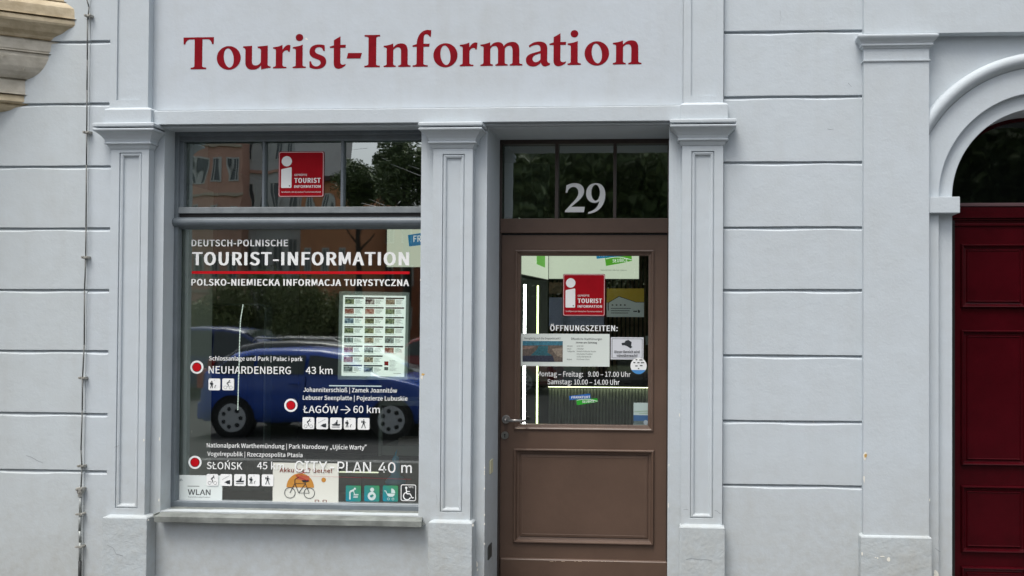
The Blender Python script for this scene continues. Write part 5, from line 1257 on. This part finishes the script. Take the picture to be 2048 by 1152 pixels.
# ================================================================== THE OTHER SIDE OF THE STREET (seen only in the glass)
def V(px, py, D): x, z = P(px, py, D); return x, .33-D, z
def make_car(name, x, y, length, height, color, label, rails=False, group=None):
    W = 1.62; t = empty(name, (x, y, -.21), label, 'car', group); g = -.21
    body = mat(name+'_paint_'+color, {'blue': (.012, .078, .47), 'dark': (.03, .033, .04), 'navy': (.012, .035, .16), 'red': (.30, .02, .02)}[color], .25, coat=.6)
    GLS = mat('car_glass', (.05, .065, .06), .08, coat=.5)
    L_ = length; H = height
    # stations from tail (u=0) to nose (u=1): belt height, roof height, half width
    st_ = [(0, .55, .56, .66), (.012, .80, .84, .74), (.03, .92, .98, .78), (.07, .94, H*.80, .80), (.13, .95, H*.935, .81), (.22, .95, H*.985, .81), (.36, .94, H, .81), (.50, .93, H*.99, .81), (.58, .92, H*.955, .81), (.66, .90, H*.84, .81), (.74, .89, H*.70, .80), (.78, .88, .93, .80), (.86, .82, .86, .79), (.94, .74, .77, .76), (.985, .62, .66, .70), (1, .45, .47, .62)]
    m = MB(); K = None; rows = []
    for u, zb, zr, hw in st_:
        X = x-L_/2+L_*u; cab_ = zr > zb+.12
        top = hw*(.80 if cab_ else .92)
        ring = [(hw*.86, .22), (hw*.98, .30), (hw, .50), (hw*.995, .72 if zb > .75 else zb*.9), (hw*.96, zb), (top+(.03 if cab_ else .02), zb+(zr-zb)*.55), (top, zr-.06 if cab_ else zr-.012), (top*.85, zr-.012 if cab_ else zr-.004), (0, zr)]
        rows.append([(X, y+a, g+z) for a, z in ring]+[(X, y-a, g+z) for a, z in reversed(ring[:-1])])
    K = len(rows[0])
    for r_ in rows: m.v += r_
    for i in range(len(rows)-1):
        for j in range(K-1): m.f.append((i*K+j, i*K+j+1, (i+1)*K+j+1, (i+1)*K+j))
    m.f += [tuple(range(K)), tuple(range((len(rows)-1)*K+K-1, (len(rows)-1)*K-1, -1))]; m.m = [0]*len(m.f)
    b = obj('body', m, body, t, smooth=True)
    # side glazing: three windows, slightly proud
    for sg in (1, -1):
        wins = [(.095, .235), (.25, .445), (.46, .70)]
        for wi, (ua, ub) in enumerate(wins):
            def topz(u):
                for (u0_, _, z0_, _), (u1_, _, z1_, _) in zip(st_, st_[1:]):
                    if u0_ <= u <= u1_: return z0_+(z1_-z0_)*(u-u0_)/(u1_-u0_)
            w_ = MB(); N = 6; lo = []; hi = []
            for k_ in range(N+1):
                u = ua+(ub-ua)*k_/N; X = x-L_/2+L_*u; zt_ = max(topz(u)-.10, .97); zt_ = min(zt_, H-.11)
                lo.append((X, y+sg*.795, g+.955)); hi.append((X, y+sg*(.795-.10*min(1, (zt_-.95)/.4)), g+zt_))
            for k_ in range(N): w_.face([lo[k_], lo[k_+1], hi[k_+1], hi[k_]])
            obj('side_window', w_, GLS, t, fix=False)
        # door seam, handles
        for u in (.455,):
            X = x-L_/2+L_*u; obj('door_seam', MB().box(X-.004, X+.004, y+sg*.805-.006, y+sg*.812, g+.33, g+.93), BLACK, t)
        X = x-L_/2+L_*.43; obj('door_handle', MB().box(X-.17, X, y+sg*.81-.01, y+sg*.835, g+.80, g+.83), body, t, bevel=.008)
        obj('mirror', MB().box(x-L_/2+L_*.685, x-L_/2+L_*.72, y+(.82 if sg > 0 else -1.0), y+(1.0 if sg > 0 else -.82), g+.93, g+1.07), body, t, bevel=.03, seg=3)
    obj('windscreen', MB().face([(x-L_/2+L_*.775, y-.66, g+.945), (x-L_/2+L_*.775, y+.66, g+.945), (x-L_/2+L_*.60, y+.58, g+H*.955), (x-L_/2+L_*.60, y-.58, g+H*.955)]), GLS, t, fix=False)
    obj('bumper', MB().box(x-L_/2-.03, x-L_/2+.10, y-.70, y+.70, g+.25, g+.52), body, t, bevel=.04, seg=3)
    for sg in (1, -1):
        obj('tail_light', MB().box(x-L_/2+.0, x-L_/2+.10, y+sg*.70-.08, y+sg*.70+.075, g+.72, g+1.02), mat('tail_red', (.45, .01, .01), .2, coat=.5), t, bevel=.02)
        obj('headlight', MB().box(x+L_/2-.28, x+L_/2-.05, y+sg*.58-.12, y+sg*.58+.12, g+.60, g+.74), mat('lamp_clear', (.5, .52, .55), .1, coat=.5), t, bevel=.03)
    for u in (.155, .80):
        for sg in (1, -1):
            X = x-L_/2+L_*u; yy = y+sg*.80
            obj('wheel_arch', MB().cyl((X, yy-sg*.12, g+.30), (X, yy+sg*.014, g+.30), .335, n=32), BLACK, t)
            wh = obj('wheel', MB().cyl((X, yy-sg*.17, g+.295), (X, yy+sg*.022, g+.295), .295, n=32), mat('tyre', (.018, .018, .018), .8), t, bevel=.02)
            rm = MB().cyl((X, yy+sg*.015, g+.295), (X, yy+sg*.030, g+.295), .212, n=32)
            hub = obj('hub_cap', rm, mat('hub_silver', (.62, .64, .66), .45), wh, bevel=.01)
            hl = MB()
            for k_ in range(7):
                a = 2*math.pi*k_/7; hl.cyl((X+.135*math.cos(a), yy+sg*.0305, g+.295+.135*math.sin(a)), (X+.135*math.cos(a), yy+sg*.0325, g+.295+.135*math.sin(a)), .034, n=10)
            obj('hub_hole', hl, BLACK, wh) if False else obj('hub_cap_openings', hl, BLACK, wh)
    if rails:
        for sg in (1, -1): obj('roof_rail', MB().tube([(x-L_*.32, y+sg*.6, g+H-.02), (x-L_*.30, y+sg*.6, g+H+.04), (x+L_*.04, y+sg*.6, g+H+.04), (x+L_*.08, y+sg*.6, g+H-.04)], .016, 8), mat('rail_alu', (.5, .5, .5), .3, metal=.8), t)
    return t
YCAR = 7.9
wx0, wx1 = P(463, 843, YCAR)[0], P(783, 835, YCAR)[0]
Lc = (wx1-wx0)/.645; cxc = wx0-Lc*.155+Lc/2
make_car('blue_car', cxc, .33-YCAR-.81, Lc, 1.35, 'blue', 'blue small hatchback parked across the pavement, mirrored in the shop pane')
make_car('estate_car', P(640, 700, 11.2)[0], .33-12.0, 4.4, 1.38, 'dark', 'dark estate car with roof rails parked behind the blue hatchback', rails=True)
make_car('far_car', P(430, 700, 14)[0], .33-15.0, 4.3, 1.62, 'navy', 'navy blue car parked beyond, mirrored behind the black totem')
make_car('red_car', P(800, 640, 15)[0]+1.5, .33-16.5, 4.0, 1.45, 'red', 'red car on the far roadside, mirrored beside the card poster')

# facades opposite
def facade(name, px0, px1, D, ztop, color, label, storeys, cols, wfrac=(.55, .5), z0=0.0, trim=None, roof=True):
    x0, x1 = P(px0, 500, D)[0], P(px1, 500, D)[0]; y = .33-D
    t = empty(name, ((x0+x1)/2, y, 0), label, 'building')
    hw = obj('wall', MB().box(x0, x1, y-8, y, -.1, ztop), color, t)
    sh_ = (ztop-.4)/storeys; cw = (x1-x0)/cols; proto = None; pp_ = None
    FW_ = mat('white_frame', (.55, .56, .55), .5); PG = mat('far_pane', (.05, .065, .075), .06, coat=.4)
    for j in range(storeys):
        for i in range(cols):
            cx, cz_ = x0+cw*(i+.5), .4+sh_*(j+.5); w_, h_ = cw*wfrac[0]/2, sh_*wfrac[1]/2
            if proto is None:
                proto = obj('window', MB().nested((cx-w_, cx+w_, cz_-h_, cz_+h_), [(0, y+.001), (0, y+.05), (.08, y+.05), (.08, y+.005)], cap=False).box(cx-.03, cx+.03, y+.004, y+.04, cz_-h_+.08, cz_+h_-.08), FW_, t)
                pp_ = obj('pane', MB().face([(cx-w_+.05, y+.006, cz_-h_+.05), (cx+w_-.05, y+.006, cz_-h_+.05), (cx+w_-.05, y+.006, cz_+h_-.05), (cx-w_+.05, y+.006, cz_+h_-.05)]), PG, proto, fix=False); c0_ = (cx, cz_); l0 = proto.location.copy()
            else:
                c = proto.copy(); COL.objects.link(c); c.location = l0+Vector((cx-c0_[0], 0, cz_-c0_[1])); d = pp_.copy(); COL.objects.link(d); d.parent = c
        if trim: obj('string_course', MB().box(x0-.05, x1+.05, y+.001, y+.12, .4+sh_*(j+1)-.12, .4+sh_*(j+1)+.06), trim, t)
    if roof: obj('roof', MB().box(x0-.3, x1+.3, y-8.3, y+.35, ztop+.002, ztop+.3), mat('roof_dark', (.08, .05, .045), .8), t)
    return t
PINK = mat('salmon_render', (.62, .36, .28), .8, noise=.15, nscale=1); OR_ = mat('orange_render', (.60, .26, .13), .8, noise=.15, nscale=1); GREYR = mat('grey_render', (.55, .56, .56), .8, noise=.1, nscale=1); CREAMT = mat('cream_trim', (.5, .42, .34), .8)
facade('salmon_building', 250, 480, 46, 15, PINK, 'salmon rendered block opposite, mirrored at the left of the shop window', 5, 7, trim=CREAMT)
facade('grey_building', 481, 602, 47, 17.5, GREYR, 'grey building with wide windows opposite, mirrored beside the salmon block', 5, 4, (.7, .6), trim=PINK)
facade('orange_building', 603, 700, 44, 9.5, OR_, 'lower orange rendered house opposite, mirrored right of the grey building', 3, 3, (.4, .5))
facade('brick_building', 760, 980, 50, 8.5, mat('brick_red', (.36, .12, .06), .85, noise=.25, nscale=2), 'low brick red building mirrored behind the trees', 3, 6)
facade('long_building', 1100, 2500, 60, 10, PINK, 'long salmon building far behind the trees, mirrored in the door glass', 3, 20)

def leaf_mesh(name, seed, R=1.0, n=5200, clumps=26, leaf=.16, flat=1.0):
    r = np.random.default_rng(seed)
    cc_ = r.normal(size=(clumps, 3)); cc_ /= np.linalg.norm(cc_, axis=1)[:, None]; cc_ *= (r.random((clumps, 1))**.5)*.85; cr_ = r.uniform(.22, .46, clumps)
    k = r.integers(0, clumps, n); d = r.normal(size=(n, 3)); d /= np.linalg.norm(d, axis=1)[:, None]
    c = (cc_[k]+d*(r.random((n, 1))**.4)*cr_[k][:, None])*R; c[:, 2] *= flat
    a = r.normal(size=(n, 3)); a /= np.linalg.norm(a, axis=1)[:, None]; b = np.cross(a, r.normal(size=(n, 3))); b /= np.linalg.norm(b, axis=1)[:, None]
    s = leaf*r.uniform(.6, 1.3, (n, 1)); v = np.stack([c-a*s, c+b*s*.5, c+a*s, c-b*s*.5], 1).reshape(-1, 3)
    me = bpy.data.meshes.new(name); me.vertices.add(4*n); me.vertices.foreach_set('co', v.ravel())
    me.loops.add(4*n); me.loops.foreach_set('vertex_index', np.arange(4*n, dtype=np.int32)); me.polygons.add(n); me.polygons.foreach_set('loop_start', np.arange(0, 4*n, 4, dtype=np.int32)); me.polygons.foreach_set('loop_total', np.full(n, 4, dtype=np.int32))
    me.update(); me.validate(); return me
def leafmat(name, a, b):
    m = mat(name, a, .55); n_ = m.node_tree.nodes; L = m.node_tree.links; g = n_.new('ShaderNodeNewGeometry'); cr = n_.new('ShaderNodeValToRGB')
    cr.color_ramp.elements[0].color = a+(1,); cr.color_ramp.elements[1].color = b+(1,); L.new(g.outputs['Random Per Island'], cr.inputs[0]); L.new(cr.outputs[0], n_['Principled BSDF'].inputs['Base Color']); return m
LM = leafmat('street_leaves', (.05, .085, .03), (.13, .18, .055)); LM2 = leafmat('hedge_leaves', (.09, .13, .04), (.20, .23, .08))
BARK = mat('bark', (.06, .045, .035), .9, noise=.4, nscale=6)
crowns = [leaf_mesh('crown_a', 1, n=20000, clumps=40, leaf=.045), leaf_mesh('crown_b', 2, n=20000, clumps=40, leaf=.045)]
for c_ in crowns: c_.materials.append(LM)
def tree(px, D, zc, R, i, label):
    x = P(px, 500, D)[0]; y = .33-D; t = empty('street_tree', (x, y, -.02), label, 'tree', 'trees across the street')
    tk = MB().cyl((x, y, -.05), (x+.05, y, zc*.45), .17, .13, n=10).cyl((x+.05, y, zc*.45), (x, y, zc), .13, .06, n=8)
    for k_ in range(7):
        a = k_*2.4+i; tk.cyl((x+.04, y, zc*(.62+.04*k_)), (x+math.cos(a)*R*.6, y+math.sin(a)*R*.6, zc*(.62+.04*k_)+R*.7), .045, .02, n=6)
    obj('trunk', tk, BARK, t)
    o = bpy.data.objects.new('crown', crowns[i % 2]); COL.objects.link(o); o.parent = t; o.location = (0, 0, zc+.02); o.scale = (R, R, R*.9); o.rotation_euler = (0, 0, i*1.7)
spots = [(716, 27, 6.6, 1.0), (812, 25, 6.7, 1.45), (1010, 24, 5.4, 2.6), (1080, 21, 5.2, 2.8), (1200, 20, 5.6, 2.9), (1330, 21, 5.2, 2.7), (1480, 22, 5.8, 3.0), (1650, 21, 5.5, 2.9), (1850, 22, 5.6, 3.1), (2040, 20, 5.4, 3.0), (2250, 21, 5.6, 3.0)]
plc = ['leftmost, before the orange house', 'mirrored in the right pane over the shop window', 'third from the left of the row', 'fourth from the left of the row', 'mirrored in the middle of the door transom', 'mirrored at the right of the door transom', 'seventh of the row', 'eighth of the row', 'ninth of the row, towards the arch', 'mirrored in the arched fanlight', 'rightmost of the row, past the arch']
for i, (a, D, zc, R) in enumerate(spots): tree(a, D, zc, R, i, 'green street tree across the road, '+plc[i])
for i, (a, D, zc, R) in enumerate([(1000, 30, 2.2, 2.0), (1130, 28, 2.3, 2.2), (1260, 29, 2.2, 2.2), (1400, 28, 2.3, 2.2), (1900, 28, 2.4, 2.4), (2080, 28, 2.6, 2.5)]):
    x = P(a, 500, D)[0]; t = empty('shrub', (x, .33-D, 0), 'dense shrub between the trunks across the road, number %s from the left' % ('one two three four five six'.split()[i]), 'shrub', 'shrubs across the street')
    o = bpy.data.objects.new('foliage', crowns[(i+1) % 2]); COL.objects.link(o); o.parent = t; o.location = (0, 0, 1.6); o.scale = (R*1.3, R*.8, R); o.rotation_euler = (0, 0, i*2.1)
hedge = leaf_mesh('hedge', 5, n=16000, leaf=.04)
hedge.materials.append(LM2)
for i, (a, D, R, hz_) in enumerate(((455, 19, 1.15, 1.7), (520, 20, 1.3, 1.9), (585, 19, 1.2, 1.75), (640, 21, 1.1, 1.6), (700, 20, 1.0, 1.5))):
    x = P(a, 600, D)[0]; o = bpy.data.objects.new('bush', hedge); COL.objects.link(o); o.location = (x, .33-D, hz_*.72); o.scale = (R, R*.8, hz_*.8); o.rotation_euler = (0, 0, i*1.3)
    tag(o, 'rounded light green bush across the road, %s of five from the left' % ('first second third fourth fifth'.split()[i]), 'bush', 'bushes across the street')
# poles between the bushes
for i, (a, D) in enumerate(((487, 17.5), (560, 17.5), (625, 17.5))):
    x = P(a, 600, D)[0]; tag(obj('bollard', MB().cyl((x, .33-D, -.05), (x, .33-D, 1.1), .05, n=10).lathe((x, .33-D, 1.1), [(.05, 0), (.06, .02), (.04, .06), (0, .07)], 10), mat('bollard_grey', (.2, .2, .2), .5)), 'thin grey bollard on the far kerb, %s of three' % ('left', 'middle', 'right')[i], 'bollard', 'bollards on the far kerb')
